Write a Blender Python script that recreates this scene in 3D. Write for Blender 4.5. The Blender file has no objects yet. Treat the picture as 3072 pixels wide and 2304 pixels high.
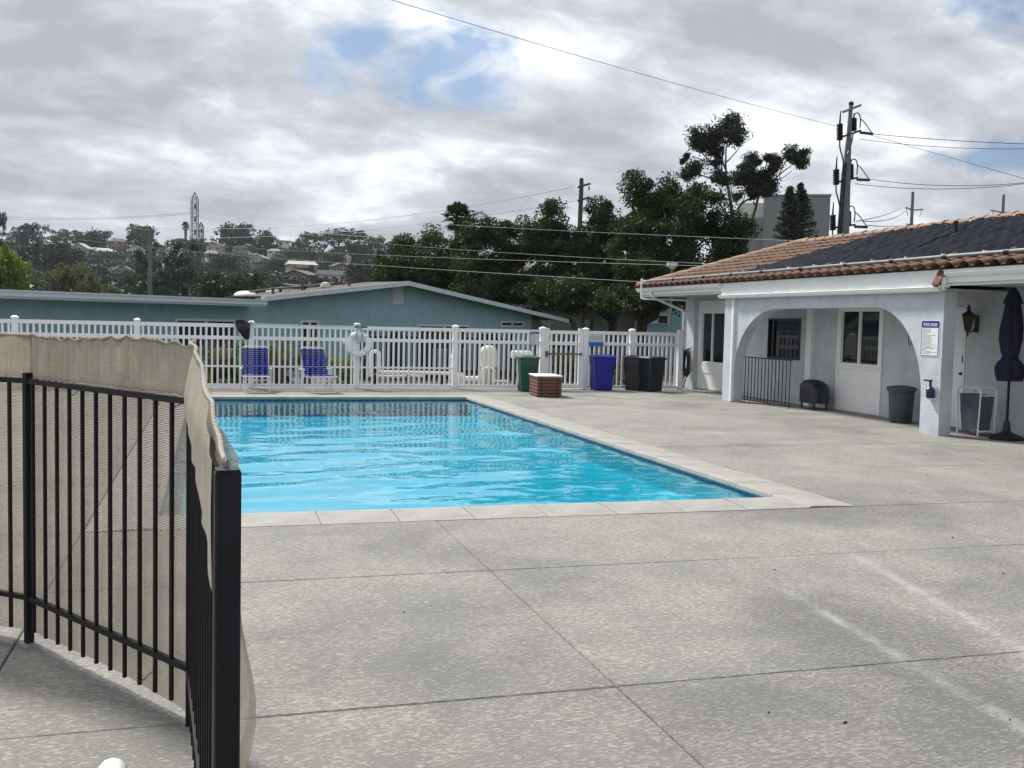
import bpy, bmesh, math, random
import numpy as np
from mathutils import Vector, Matrix
R = math.radians
scn = bpy.context.scene
col = scn.collection
rnd = random.Random(7)

# ------------------------------------------------------------------ camera
F_PX, CAM_Z, YAW, PITCH, ROLL = 3050.0, 1.72, 16.5, -3.48, 1.3
_a, _p, _r = R(YAW), R(PITCH), R(ROLL)
FWD = Vector((math.sin(_a)*math.cos(_p), math.cos(_a)*math.cos(_p), math.sin(_p)))
_rt = Vector((math.cos(_a), -math.sin(_a), 0)); _up = _rt.cross(FWD)
RIGHT = _rt*math.cos(_r) + _up*math.sin(_r)
UP = -_rt*math.sin(_r) + _up*math.cos(_r)
EYE = Vector((0, 0, CAM_Z))
cd = bpy.data.cameras.new('camera'); cam = bpy.data.objects.new('camera', cd); col.objects.link(cam)
cd.sensor_width = 36.0; cd.lens = 36.0*F_PX/3072; cd.clip_start = 0.05; cd.clip_end = 6000
cam.matrix_world = Matrix(((RIGHT.x, UP.x, -FWD.x, EYE.x), (RIGHT.y, UP.y, -FWD.y, EYE.y), (RIGHT.z, UP.z, -FWD.z, EYE.z), (0, 0, 0, 1)))
scn.camera = cam

# ------------------------------------------------------------------ sky and sun
SUN_AZ, SUN_EL = -25.0, 50.0            # azimuth measured from +Y towards +X
world = bpy.data.worlds.new('World'); scn.world = world; world.use_nodes = True
nt = world.node_tree; nt.nodes.clear()
def nd(tree, kind, **kw):
    n = tree.nodes.new(kind)
    for k, v in kw.items(): setattr(n, k, v)
    return n
def math_node(tree, op, a, b=None, c=None, clamp=False):
    n = tree.nodes.new('ShaderNodeMath'); n.operation = op; n.use_clamp = clamp
    for i, v in enumerate((a, b, c)):
        if v is None: continue
        if isinstance(v, (int, float)): n.inputs[i].default_value = v
        else: tree.links.new(v, n.inputs[i])
    return n.outputs[0]
def ramp(tree, fac, stops):
    n = tree.nodes.new('ShaderNodeValToRGB'); e = n.color_ramp.elements
    while len(e) < len(stops): e.new(0.5)
    for i, (p, c) in enumerate(stops):
        e[i].position = p; e[i].color = (*c, 1) if len(c) == 3 else c
    tree.links.new(fac, n.inputs[0]); return n.outputs[0]
def noise(tree, vec, scale, detail=4, rough=0.55, dist=0.0):
    n = tree.nodes.new('ShaderNodeTexNoise'); n.inputs['Scale'].default_value = scale
    n.inputs['Detail'].default_value = detail; n.inputs['Roughness'].default_value = rough
    n.inputs['Distortion'].default_value = dist
    if vec is not None: tree.links.new(vec, n.inputs['Vector'])
    return n.outputs['Fac']
def mixrgb(tree, fac, a, b):
    n = tree.nodes.new('ShaderNodeMix'); n.data_type = 'RGBA'
    for s, v in ((n.inputs[0], fac), (n.inputs[6], a), (n.inputs[7], b)):
        if isinstance(v, (int, float)): s.default_value = v
        elif isinstance(v, tuple): s.default_value = (*v, 1) if len(v) == 3 else v
        else: tree.links.new(v, s)
    return n.outputs[2]
SKY = 0.10
SKY_TINT = (0.44, 0.53, 0.63)
sky = nd(nt, 'ShaderNodeTexSky', sky_type='NISHITA', sun_disc=False)
sky.sun_elevation = R(SUN_EL); sky.sun_rotation = R(SUN_AZ); sky.altitude = 50; sky.air_density = 1.0; sky.dust_density = 1.5
tc = nd(nt, 'ShaderNodeTexCoord'); sx = nd(nt, 'ShaderNodeSeparateXYZ'); nt.links.new(tc.outputs['Generated'], sx.inputs[0])
zz = math_node(nt, 'ADD', math_node(nt, 'MAXIMUM', sx.outputs[2], 0.0), 0.35)
qx = math_node(nt, 'DIVIDE', sx.outputs[0], zz); qy = math_node(nt, 'DIVIDE', sx.outputs[1], zz)
cb = nd(nt, 'ShaderNodeCombineXYZ'); nt.links.new(qx, cb.inputs[0]); nt.links.new(qy, cb.inputs[1])
q = cb.outputs[0]
mp = nd(nt, 'ShaderNodeMapping'); nt.links.new(q, mp.inputs[0]); mp.inputs['Rotation'].default_value = (0, 0, R(24)); mp.inputs['Scale'].default_value = (0.8, 1.5, 1); mp.inputs['Location'].default_value = (5.3, 2.2, 0)
n_big = noise(nt, mp.outputs[0], 2.1, 7, 0.52, 0.35)
n_fine = noise(nt, q, 9.0, 6, 0.6, 0.4)
n_brd = noise(nt, mp.outputs[0], 0.9, 2, 0.5, 0.2)
dens = math_node(nt, 'ADD', math_node(nt, 'MULTIPLY', n_big, 0.64), math_node(nt, 'ADD', math_node(nt, 'MULTIPLY', n_fine, 0.19), math_node(nt, 'MULTIPLY', n_brd, 0.17)))
cloud = ramp(nt, dens, [(0.36, (0.80, 0.82, 0.84)), (0.43, (0.60, 0.622, 0.655)), (0.495, (0.41, 0.43, 0.47)), (0.57, (0.30, 0.315, 0.35))])
# gaps in the cloud deck: one large one ahead and several smaller ones round the sky
def gap(cx, cy, rx, ry, rot):
    m = nd(nt, 'ShaderNodeMapping', vector_type='TEXTURE'); nt.links.new(q, m.inputs[0])
    m.inputs['Location'].default_value = (cx, cy, 0); m.inputs['Rotation'].default_value = (0, 0, R(rot)); m.inputs['Scale'].default_value = (rx, ry, 1)
    l = nd(nt, 'ShaderNodeVectorMath', operation='LENGTH'); nt.links.new(m.outputs[0], l.inputs[0]); return math_node(nt, 'SUBTRACT', 1.0, l.outputs['Value'])
g = None
for args in ((0.34, 1.60, 0.155, 0.17, 0), (0.22, 1.60, 0.09, 0.14, 25), (0.40, 1.66, 0.10, 0.12, 0), (1.03, 1.08, 0.16, 0.14, 0), (1.33, 1.45, 0.14, 0.08, -35), (-1.6, 0.8, 0.3, 0.3, 30), (1.2, -0.9, 0.35, 0.25, 10), (-0.7, -1.4, 0.3, 0.35, 50), (-0.3, 0.5, 0.2, 0.16, 0)):
    v = gap(*args); g = v if g is None else math_node(nt, 'MAXIMUM', g, v)
gn = math_node(nt, 'ADD', math_node(nt, 'MAXIMUM', g, -1.2), math_node(nt, 'MULTIPLY', math_node(nt, 'SUBTRACT', noise(nt, q, 6.5, 8, 0.58, 0.5), 0.5), 2.6))
blue = ramp(nt, gn, [(0.0, (0, 0, 0)), (0.65, (0.82, 0.82, 0.82))])
skyc = nd(nt, 'ShaderNodeVectorMath', operation='MULTIPLY'); nt.links.new(sky.outputs[0], skyc.inputs[0]); skyc.inputs[1].default_value = SKY_TINT
cl10 = nd(nt, 'ShaderNodeVectorMath', operation='SCALE'); nt.links.new(cloud, cl10.inputs[0]); cl10.inputs['Scale'].default_value = 1.0/SKY
wc = mixrgb(nt, blue, cl10.outputs[0], skyc.outputs[0])
bg = nd(nt, 'ShaderNodeBackground'); bg.inputs['Strength'].default_value = SKY; nt.links.new(wc, bg.inputs['Color'])
wo = nd(nt, 'ShaderNodeOutputWorld'); nt.links.new(bg.outputs[0], wo.inputs[0])

sd = bpy.data.lights.new('sun', 'SUN'); sun = bpy.data.objects.new('sun', sd); col.objects.link(sun)
sd.energy = 3.3; sd.angle = R(8); sd.color = (1.0, 0.97, 0.92)
sdir = Vector((math.sin(R(SUN_AZ))*math.cos(R(SUN_EL)), math.cos(R(SUN_AZ))*math.cos(R(SUN_EL)), math.sin(R(SUN_EL))))
sun.rotation_euler = sdir.to_track_quat('Z', 'Y').to_euler()

vs = scn.view_settings; vs.view_transform = 'Standard'; vs.look = 'None'; vs.exposure = 0.70; vs.gamma = 1.0; vs.use_curve_mapping = False
scn.cycles.max_bounces = 10; scn.cycles.transparent_max_bounces = 24; scn.cycles.diffuse_bounces = 3; scn.cycles.glossy_bounces = 3; scn.cycles.volume_bounces = 0
scn.cycles.caustics_reflective = False; scn.cycles.caustics_refractive = False
scn.cycles.use_denoising = True

# ------------------------------------------------------------------ materials
def mat(name, c, rough=0.7, metal=0.0, var=0.0, vscale=3.0, c2=None, bump=0.0, bscale=40.0, bdist=0.01, spec=0.5, detail=5, stretch=None, coat=0.0):
    m = bpy.data.materials.new(name); m.use_nodes = True; t = m.node_tree
    b = t.nodes['Principled BSDF']
    b.inputs['Roughness'].default_value = rough; b.inputs['Metallic'].default_value = metal; b.inputs['Specular IOR Level'].default_value = spec
    b.inputs['Coat Weight'].default_value = coat
    b.inputs['Base Color'].default_value = (*c, 1)
    vec = None
    if var or c2 or bump:
        ge = t.nodes.new('ShaderNodeTexCoord'); vec = ge.outputs['Object']
        if stretch:
            mpn = t.nodes.new('ShaderNodeMapping'); mpn.inputs['Scale'].default_value = stretch; t.links.new(vec, mpn.inputs[0]); vec = mpn.outputs[0]
    if var or c2:
        f = noise(t, vec, vscale, detail, 0.6)
        f = math_node(t, 'MULTIPLY_ADD', math_node(t, 'SUBTRACT', f, 0.5), 2.2, 0.5, clamp=True)
        lo = tuple(x*(1-var) for x in c); hi = c2 if c2 else tuple(min(1, x*(1+var)) for x in c)
        t.links.new(mixrgb(t, f, lo, hi), b.inputs['Base Color'])
    if bump:
        bn = t.nodes.new('ShaderNodeBump'); bn.inputs['Strength'].default_value = bump; bn.inputs['Distance'].default_value = bdist
        t.links.new(noise(t, vec, bscale, 4, 0.6), bn.inputs['Height']); t.links.new(bn.outputs[0], b.inputs['Normal'])
    return m
def leaf_mat(name, c, c2, scale=0.8, trans=0.35):
    m = bpy.data.materials.new(name); m.use_nodes = True; t = m.node_tree; t.nodes.clear()
    tcn = t.nodes.new('ShaderNodeTexCoord'); f = noise(t, tcn.outputs['Object'], scale, 5, 0.65)
    f = math_node(t, 'MULTIPLY_ADD', math_node(t, 'SUBTRACT', f, 0.5), 2.6, 0.5, clamp=True)
    cc = mixrgb(t, f, c, c2)
    d = t.nodes.new('ShaderNodeBsdfDiffuse'); tr = t.nodes.new('ShaderNodeBsdfTranslucent'); t.links.new(cc, d.inputs[0]); t.links.new(cc, tr.inputs[0])
    mx = t.nodes.new('ShaderNodeMixShader'); mx.inputs[0].default_value = trans; t.links.new(d.outputs[0], mx.inputs[1]); t.links.new(tr.outputs[0], mx.inputs[2])
    gl = t.nodes.new('ShaderNodeBsdfGlossy'); gl.inputs['Roughness'].default_value = 0.45; mg = t.nodes.new('ShaderNodeMixShader'); mg.inputs[0].default_value = 0.03
    t.links.new(mx.outputs[0], mg.inputs[1]); t.links.new(gl.outputs[0], mg.inputs[2])
    o = t.nodes.new('ShaderNodeOutputMaterial'); t.links.new(mg.outputs[0], o.inputs[0]); return m
def stucco(name, c, var=0.13):
    m = mat(name, c, 0.9, var=var, vscale=2.6, bump=0.8, bscale=34, bdist=0.014, spec=0.2, detail=9)
    return m
M = {}
M['white_vinyl'] = mat('white_vinyl', (0.88, 0.89, 0.90), 0.4, var=0.03, vscale=2)
M['white_paint'] = mat('white_paint', (0.85, 0.85, 0.835), 0.5, var=0.05, vscale=2.5, bump=0.08, bscale=30)
M['white_dirty'] = mat('white_dirty', (0.70, 0.69, 0.66), 0.55, var=0.14, vscale=5)
M['white_metal'] = mat('white_metal', (0.78, 0.78, 0.78), 0.35, var=0.04, vscale=6)
M['black_metal'] = mat('black_metal', (0.004, 0.0045, 0.007), 0.5, var=0.5, vscale=9, bump=0.1, bscale=60, bdist=0.002, spec=0.35)
M['black_post'] = mat('black_post', (0.003, 0.0035, 0.006), 0.55, c2=(0.010, 0.012, 0.017), vscale=7, bump=0.12, bscale=50, bdist=0.002, spec=0.3)
M['stucco_grey'] = stucco('stucco_grey', (0.54, 0.575, 0.615))
M['stucco_blue'] = stucco('stucco_blue', (0.275, 0.41, 0.465))
M['stucco_cream'] = stucco('stucco_cream', (0.42, 0.44, 0.42))
M['glass'] = mat('window_glass', (0.006, 0.008, 0.011), 0.04, spec=0.7)
M['glass_far'] = mat('far_glass', (0.02, 0.025, 0.03), 0.15)
M['terracotta'] = mat('terracotta', (0.105, 0.062, 0.045), 0.92, c2=(0.225, 0.142, 0.104), vscale=3.2, bump=0.3, bscale=40, bdist=0.004, spec=0.2)
M['terracotta_plain'] = mat('terracotta_plain', (0.16, 0.07, 0.045), 0.8, var=0.2, vscale=4)
M['mortar_tile'] = mat('ridge_terracotta', (0.24, 0.14, 0.095), 0.85, c2=(0.33, 0.215, 0.15), vscale=4, bump=0.3, bscale=40, bdist=0.004)
M['solar'] = mat('black_mat_rubber', (0.005, 0.006, 0.011), 0.55, c2=(0.012, 0.014, 0.022), vscale=2.2, bump=0.25, bscale=30, bdist=0.004, spec=0.03)
M['pipe_grey'] = mat('weathered_pipe', (0.22, 0.22, 0.225), 0.4, var=0.2, vscale=4)
M['rubber'] = mat('black_rubber', (0.010, 0.010, 0.012), 0.5)
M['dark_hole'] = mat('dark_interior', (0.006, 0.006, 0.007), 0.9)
M['wood_dark'] = mat('dark_wood', (0.018, 0.016, 0.015), 0.9, var=0.4, vscale=3)
M['pole_wood'] = mat('pole_wood', (0.09, 0.075, 0.06), 0.9, var=0.3, vscale=2, stretch=(6, 6, 0.6))
M['pole_steel'] = mat('pole_steel', (0.13, 0.16, 0.15), 0.6, var=0.25, vscale=1.5)
M['steel'] = mat('galvanised_steel', (0.03, 0.031, 0.034), 0.9, var=0.2, vscale=3, spec=0.1)
M['wire_dark'] = mat('wire_dark', (0.05, 0.05, 0.055), 0.5)
M['wire_light'] = mat('wire_light', (0.30, 0.31, 0.31), 0.5)
M['bark'] = mat('bark', (0.04, 0.032, 0.026), 0.95, var=0.4, vscale=6, bump=0.5, bscale=14, bdist=0.03)
M['bark_pale'] = mat('pale_bark', (0.085, 0.07, 0.06), 0.9, var=0.4, vscale=4)
M['leaf_dark'] = leaf_mat('leaf_dark', (0.011, 0.026, 0.007), (0.048, 0.082, 0.016), 0.7, 0.35)
M['leaf_mid'] = leaf_mat('leaf_mid', (0.035, 0.060, 0.022), (0.10, 0.13, 0.045), 0.5)
M['leaf_hedge'] = leaf_mat('leaf_hedge', (0.03, 0.07, 0.012), (0.10, 0.17, 0.03), 1.5)
M['leaf_euca'] = leaf_mat('leaf_euca', (0.014, 0.024, 0.014), (0.045, 0.056, 0.028), 0.9, 0.25)
M['leaf_lime'] = leaf_mat('leaf_lime', (0.09, 0.13, 0.02), (0.22, 0.27, 0.04), 0.8, 0.45)
M['leaf_olive'] = leaf_mat('leaf_olive', (0.07, 0.085, 0.03), (0.17, 0.17, 0.07), 0.6, 0.35)
M['leaf_far'] = leaf_mat('leaf_far', (0.022, 0.050, 0.018), (0.065, 0.115, 0.036), 3.0, 0.25)
M['leaf_far_dark'] = leaf_mat('leaf_far_dark', (0.010, 0.026, 0.018), (0.028, 0.056, 0.030), 3.0, 0.2)
M['leaf_far_pale'] = leaf_mat('leaf_far_pale', (0.055, 0.075, 0.040), (0.115, 0.135, 0.075), 3.0, 0.3)
M['leaf_flax'] = leaf_mat('leaf_flax', (0.035, 0.045, 0.015), (0.20, 0.145, 0.06), 7.0, 0.3)
M['navy'] = mat('navy_canvas', (0.007, 0.008, 0.030), 0.85, var=0.25, vscale=5, bump=0.3, bscale=25, bdist=0.006)
M['strap_blue'] = mat('blue_vinyl_strap', (0.007, 0.010, 0.24), 0.6, var=0.12, vscale=8, spec=0.15)
M['strap_teal'] = mat('teal_vinyl_strap', (0.008, 0.045, 0.16), 0.6, spec=0.15)
M['bin_green'] = mat('green_plastic', (0.008, 0.075, 0.045), 0.5, var=0.15, vscale=4)
M['bin_blue'] = mat('blue_plastic', (0.006, 0.010, 0.28), 0.45, var=0.1, vscale=4)
M['bin_black'] = mat('black_plastic', (0.012, 0.016, 0.022), 0.45, var=0.25, vscale=3)
M['bin_grey'] = mat('grey_plastic', (0.05, 0.065, 0.075), 0.5, var=0.2, vscale=4)
M['bag_grey'] = mat('grey_canvas', (0.085, 0.11, 0.14), 0.85, var=0.2, vscale=5)
M['box_brown'] = mat('brown_resin_boards', (0.145, 0.062, 0.045), 0.7, var=0.25, vscale=9, stretch=(1, 1, 4), bump=0.3, bscale=40, bdist=0.004)
M['lid_white'] = mat('white_lid', (0.78, 0.75, 0.70), 0.5, var=0.06, vscale=4)
M['tank'] = mat('cream_fibreglass', (0.60, 0.56, 0.45), 0.45, var=0.1, vscale=5)
M['pvc'] = mat('white_pvc', (0.72, 0.71, 0.68), 0.4, var=0.1, vscale=6)
M['hose'] = mat('black_hose', (0.010, 0.010, 0.013), 0.32)
M['aluminium'] = mat('aluminium_pole', (0.50, 0.48, 0.45), 0.35, metal=0.6)
M['net'] = mat('black_net', (0.012, 0.012, 0.014), 0.8)
M['maroon'] = mat('maroon_frame', (0.10, 0.015, 0.025), 0.4)
M['rope'] = mat('pale_rope', (0.60, 0.62, 0.66), 0.8)
M['rope_blue'] = mat('blue_rope', (0.25, 0.38, 0.55), 0.8)
M['sign_white'] = mat('sign_white', (0.80, 0.80, 0.80), 0.35)
M['sign_navy'] = mat('sign_navy', (0.012, 0.016, 0.17), 0.35)
M['sign_text'] = mat('sign_print', (0.05, 0.055, 0.09), 0.5)
M['sign_wave'] = mat('sign_wave_blue', (0.02, 0.20, 0.50), 0.4)
M['lantern_glass'] = mat('amber_glass', (0.10, 0.075, 0.03), 0.2)
M['brass_dark'] = mat('dark_bronze', (0.02, 0.018, 0.016), 0.5)
M['latch'] = mat('brown_metal', (0.16, 0.14, 0.115), 0.45, metal=0.5)
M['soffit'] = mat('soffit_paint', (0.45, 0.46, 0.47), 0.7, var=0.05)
M['shingle'] = mat('brown_shingle', (0.11, 0.085, 0.07), 0.95, var=0.35, vscale=4, bump=0.3, bscale=25)
M['trim_blue'] = mat('pale_blue_trim', (0.52, 0.60, 0.64), 0.55, var=0.05, vscale=2)
M['trim_white'] = mat('far_white_trim', (0.62, 0.62, 0.60), 0.6)
M['conc_grey'] = mat('grey_block', (0.24, 0.245, 0.25), 0.9, var=0.06, vscale=0.5)
M['conc_pale'] = mat('pale_block', (0.60, 0.59, 0.54), 0.9, var=0.04, vscale=0.5)
M['chair_resin'] = mat('white_resin', (0.78, 0.79, 0.80), 0.35)
M['blue_bottle'] = mat('blue_bottle', (0.012, 0.024, 0.10), 0.35)
M['gravel'] = mat('gravel', (0.10, 0.09, 0.075), 0.95, var=0.5, vscale=35, bump=0.8, bscale=40, bdist=0.03)

# knock-down textured concrete of the deck
def deck_mat():
    m = bpy.data.materials.new('knockdown_concrete'); m.use_nodes = True; t = m.node_tree; b = t.nodes['Principled BSDF']
    g = t.nodes.new('ShaderNodeNewGeometry'); p = g.outputs['Position']
    mp_ = t.nodes.new('ShaderNodeMapping'); mp_.inputs['Scale'].default_value = (0.60, 1.5, 1); t.links.new(p, mp_.inputs[0]); v = mp_.outputs[0]
    n1 = noise(t, v, 48, 7, 0.72, 0.4)
    n2 = noise(t, v, 120, 3, 0.6); n3 = noise(t, p, 1.3, 6, 0.65); n4 = noise(t, p, 0.42, 5, 0.6, 0.4); n5 = noise(t, p, 4.5, 5, 0.7, 0.6)
    n6 = noise(t, v, 19, 4, 0.6, 0.3); nn1 = math_node(t, 'ADD', math_node(t, 'ADD', math_node(t, 'MULTIPLY', n1, 0.78), math_node(t, 'MULTIPLY', n6, 0.22)), math_node(t, 'MULTIPLY', math_node(t, 'SUBTRACT', n3, 0.5), 0.15))
    isl = ramp(t, nn1, [(0.46, (0, 0, 0)), (0.55, (1, 1, 1))])
    base = mixrgb(t, isl, (0.208, 0.200, 0.184), (0.335, 0.324, 0.300))
    def times(a, b_):
        mu = t.nodes.new('ShaderNodeMix'); mu.data_type = 'RGBA'; mu.blend_type = 'MULTIPLY'; mu.inputs[0].default_value = 1
        for s_, x in ((mu.inputs[6], a), (mu.inputs[7], b_)): t.links.new(x, s_)
        return mu.outputs[2]
    f3 = math_node(t, 'MULTIPLY_ADD', math_node(t, 'SUBTRACT', n3, 0.5), 1.7, 0.5, clamp=True)
    c_ = times(base, mixrgb(t, f3, (0.86, 0.875, 0.89), (1.06, 1.05, 1.02)))
    c_ = times(c_, ramp(t, n4, [(0.34, (0.74, 0.74, 0.75)), (0.50, (1, 1, 1)), (0.68, (1.08, 1.07, 1.05))]))      # old damp stains
    c_ = times(c_, ramp(t, n5, [(0.28, (0.72, 0.68, 0.60)), (0.36, (1, 1, 1))]))                                     # rusty flecks
    # soft furniture shadow and two pale reflection streaks painted into the right hand slabs
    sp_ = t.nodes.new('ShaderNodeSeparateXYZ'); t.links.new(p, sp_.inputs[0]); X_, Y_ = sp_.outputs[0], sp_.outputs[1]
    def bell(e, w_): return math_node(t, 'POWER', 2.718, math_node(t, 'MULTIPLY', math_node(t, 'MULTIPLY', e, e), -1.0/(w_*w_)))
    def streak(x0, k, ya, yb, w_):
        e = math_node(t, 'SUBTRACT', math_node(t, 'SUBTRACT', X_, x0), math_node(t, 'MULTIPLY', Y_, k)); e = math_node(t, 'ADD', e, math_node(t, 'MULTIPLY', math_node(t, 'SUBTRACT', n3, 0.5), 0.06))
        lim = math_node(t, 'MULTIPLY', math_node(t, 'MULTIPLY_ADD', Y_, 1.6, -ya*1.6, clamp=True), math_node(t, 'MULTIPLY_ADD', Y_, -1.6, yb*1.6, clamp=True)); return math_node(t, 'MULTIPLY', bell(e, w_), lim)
    streak_m = math_node(t, 'MAXIMUM', streak(3.05, 0.10, 2.6, 6.0, 0.045), streak(3.33, 0.21, 3.4, 7.0, 0.05))
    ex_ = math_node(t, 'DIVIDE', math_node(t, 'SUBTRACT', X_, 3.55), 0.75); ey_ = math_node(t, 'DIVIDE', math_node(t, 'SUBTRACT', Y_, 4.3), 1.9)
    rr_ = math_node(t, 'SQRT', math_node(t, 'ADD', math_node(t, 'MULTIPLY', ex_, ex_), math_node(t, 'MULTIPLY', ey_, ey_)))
    shadow_m = math_node(t, 'MULTIPLY_ADD', math_node(t, 'ADD', rr_, math_node(t, 'MULTIPLY', math_node(t, 'SUBTRACT', n3, 0.5), 0.9)), -1.6, 1.75, clamp=True)
    c_ = times(c_, mixrgb(t, shadow_m, (1.0, 1.0, 1.0), (0.70, 0.70, 0.71)))
    c_ = mixrgb(t, math_node(t, 'MULTIPLY', math_node(t, 'MULTIPLY', streak_m, ramp(t, n5, [(0.40, (0.1, 0.1, 0.1)), (0.62, (1, 1, 1))])), 0.40), c_, (0.60, 0.60, 0.585))
    t.links.new(c_, b.inputs['Base Color']); b.inputs['Roughness'].default_value = 0.8; b.inputs['Specular IOR Level'].default_value = 0.3
    h = math_node(t, 'ADD', math_node(t, 'MULTIPLY', isl, 1.0), math_node(t, 'MULTIPLY', n2, 0.5))
    bn = t.nodes.new('ShaderNodeBump'); bn.inputs['Strength'].default_value = 0.6; bn.inputs['Distance'].default_value = 0.004
    t.links.new(h, bn.inputs['Height']); t.links.new(bn.outputs[0], b.inputs['Normal']); return m
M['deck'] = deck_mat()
M['joint'] = mat('joint_grit', (0.12, 0.11, 0.10), 0.95, var=0.3, vscale=20)
M['coping'] = mat('coping_concrete', (0.30, 0.289, 0.266), 0.8, var=0.22, vscale=3.0, bump=0.35, bscale=90, bdist=0.004)
M['plaster'] = mat('pool_plaster', (0.78, 0.82, 0.82), 0.8, var=0.05, vscale=0.8)
def tile_band_mat():
    m = bpy.data.materials.new('waterline_tiles'); m.use_nodes = True; t = m.node_tree; b = t.nodes['Principled BSDF']
    g = t.nodes.new('ShaderNodeNewGeometry'); s = t.nodes.new('ShaderNodeSeparateXYZ'); t.links.new(g.outputs['Position'], s.inputs[0])
    c = t.nodes.new('ShaderNodeCombineXYZ'); t.links.new(math_node(t, 'ADD', s.outputs[0], s.outputs[1]), c.inputs[0]); t.links.new(s.outputs[2], c.inputs[1])
    br = t.nodes.new('ShaderNodeTexBrick'); br.offset = 0; br.inputs['Scale'].default_value = 1; br.inputs['Brick Width'].default_value = 0.15; br.inputs['Row Height'].default_value = 0.15
    br.inputs['Mortar Size'].default_value = 0.008; br.inputs['Color1'].default_value = (0.012, 0.03, 0.16, 1); br.inputs['Color2'].default_value = (0.02, 0.045, 0.22, 1); br.inputs['Mortar'].default_value = (0.2, 0.25, 0.3, 1)
    t.links.new(c.outputs[0], br.inputs[0]); t.links.new(br.outputs[0], b.inputs['Base Color']); b.inputs['Roughness'].default_value = 0.2; return m
M['tile_band'] = tile_band_mat()
def water_mat():
    m = bpy.data.materials.new('pool_water'); m.use_nodes = True; t = m.node_tree; t.nodes.clear()
    g = t.nodes.new('ShaderNodeNewGeometry'); p = g.outputs['Position']
    h = noise(t, p, 7.0, 2, 0.5, 0.2)
    bn = t.nodes.new('ShaderNodeBump'); bn.inputs['Strength'].default_value = 0.5; bn.inputs['Distance'].default_value = 0.006; t.links.new(h, bn.inputs['Height'])
    fr = t.nodes.new('ShaderNodeFresnel'); fr.inputs['IOR'].default_value = 1.37; t.links.new(bn.outputs[0], fr.inputs['Normal'])
    tr = t.nodes.new('ShaderNodeBsdfTransparent'); tr.inputs[0].default_value = (0.13, 0.70, 0.85, 1)
    gl = t.nodes.new('ShaderNodeBsdfGlossy'); gl.inputs['Roughness'].default_value = 0.02; gl.inputs[0].default_value = (1, 1, 1, 1); t.links.new(bn.outputs[0], gl.inputs['Normal'])
    mx = t.nodes.new('ShaderNodeMixShader'); t.links.new(fr.outputs[0], mx.inputs[0]); t.links.new(tr.outputs[0], mx.inputs[1]); t.links.new(gl.outputs[0], mx.inputs[2])
    o = t.nodes.new('ShaderNodeOutputMaterial'); t.links.new(mx.outputs[0], o.inputs[0]); return m
M['water'] = water_mat()
def cloth_mat(name, holes, ca=(0.37, 0.32, 0.245), cb_=(0.50, 0.45, 0.37)):
    m = bpy.data.materials.new(name); m.use_nodes = True; t = m.node_tree; t.nodes.clear()
    g = t.nodes.new('ShaderNodeNewGeometry'); s = t.nodes.new('ShaderNodeSeparateXYZ'); t.links.new(g.outputs['Position'], s.inputs[0])
    n0 = noise(t, g.outputs['Position'], 5, 4, 0.6); n1 = noise(t, g.outputs['Position'], 160, 2, 0.6)
    zc = math_node(t, 'ADD', s.outputs[2], math_node(t, 'MULTIPLY', n0, 0.015))
    st = math_node(t, 'SINE', math_node(t, 'MULTIPLY', zc, 2*math.pi/0.0075))
    st01 = math_node(t, 'MULTIPLY_ADD', st, 0.5, 0.5)
    cc = mixrgb(t, math_node(t, 'MULTIPLY_ADD', math_node(t, 'SUBTRACT', n0, 0.5), 1.8, 0.5, clamp=True), ca, cb_)
    d = t.nodes.new('ShaderNodeBsdfDiffuse'); tr = t.nodes.new('ShaderNodeBsdfTranslucent'); t.links.new(cc, d.inputs[0]); t.links.new(cc, tr.inputs[0])
    mx = t.nodes.new('ShaderNodeMixShader'); mx.inputs[0].default_value = 0.42; t.links.new(d.outputs[0], mx.inputs[1]); t.links.new(tr.outputs[0], mx.inputs[2])
    bn = t.nodes.new('ShaderNodeBump'); bn.inputs['Strength'].default_value = 0.35; bn.inputs['Distance'].default_value = 0.003; t.links.new(math_node(t, 'ADD', st01, n1), bn.inputs['Height']); t.links.new(bn.outputs[0], d.inputs['Normal'])
    tp = t.nodes.new('ShaderNodeBsdfTransparent')
    fac = math_node(t, 'MULTIPLY', math_node(t, 'GREATER_THAN', math_node(t, 'ADD', math_node(t, 'MULTIPLY', st01, 0.75), math_node(t, 'MULTIPLY', n1, 0.5)), 1.02-holes), 1.0)
    ms = t.nodes.new('ShaderNodeMixShader'); t.links.new(fac, ms.inputs[0]); t.links.new(mx.outputs[0], ms.inputs[1]); t.links.new(tp.outputs[0], ms.inputs[2])
    o = t.nodes.new('ShaderNodeOutputMaterial'); t.links.new(ms.outputs[0], o.inputs[0]); return m
M['cloth'] = cloth_mat('shade_cloth_knit', 0.13)
M['cloth_double'] = cloth_mat('shade_cloth_folded', 0.0)
M['cloth_pale'] = cloth_mat('shade_cloth_pale', 0.0, (0.50, 0.46, 0.39), (0.66, 0.62, 0.54))  # paler colours of the same knit for the last stretch
def ground_mat():
    m = bpy.data.materials.new('dry_hillside'); m.use_nodes = True; t = m.node_tree; b = t.nodes['Principled BSDF']
    g = t.nodes.new('ShaderNodeNewGeometry'); p = g.outputs['Position']
    a = ramp(t, noise(t, p, 0.035, 8, 0.65), [(0.42, (0.030, 0.040, 0.020)), (0.56, (0.06, 0.066, 0.035)), (0.68, (0.16, 0.135, 0.095))])
    t.links.new(a, b.inputs['Base Color']); b.inputs['Roughness'].default_value = 0.95
    bn = t.nodes.new('ShaderNodeBump'); bn.inputs['Strength'].default_value = 0.6; bn.inputs['Distance'].default_value = 0.3; t.links.new(noise(t, p, 0.8, 6, 0.7), bn.inputs['Height']); t.links.new(bn.outputs[0], b.inputs['Normal']); return m
M['ground'] = ground_mat()

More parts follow.
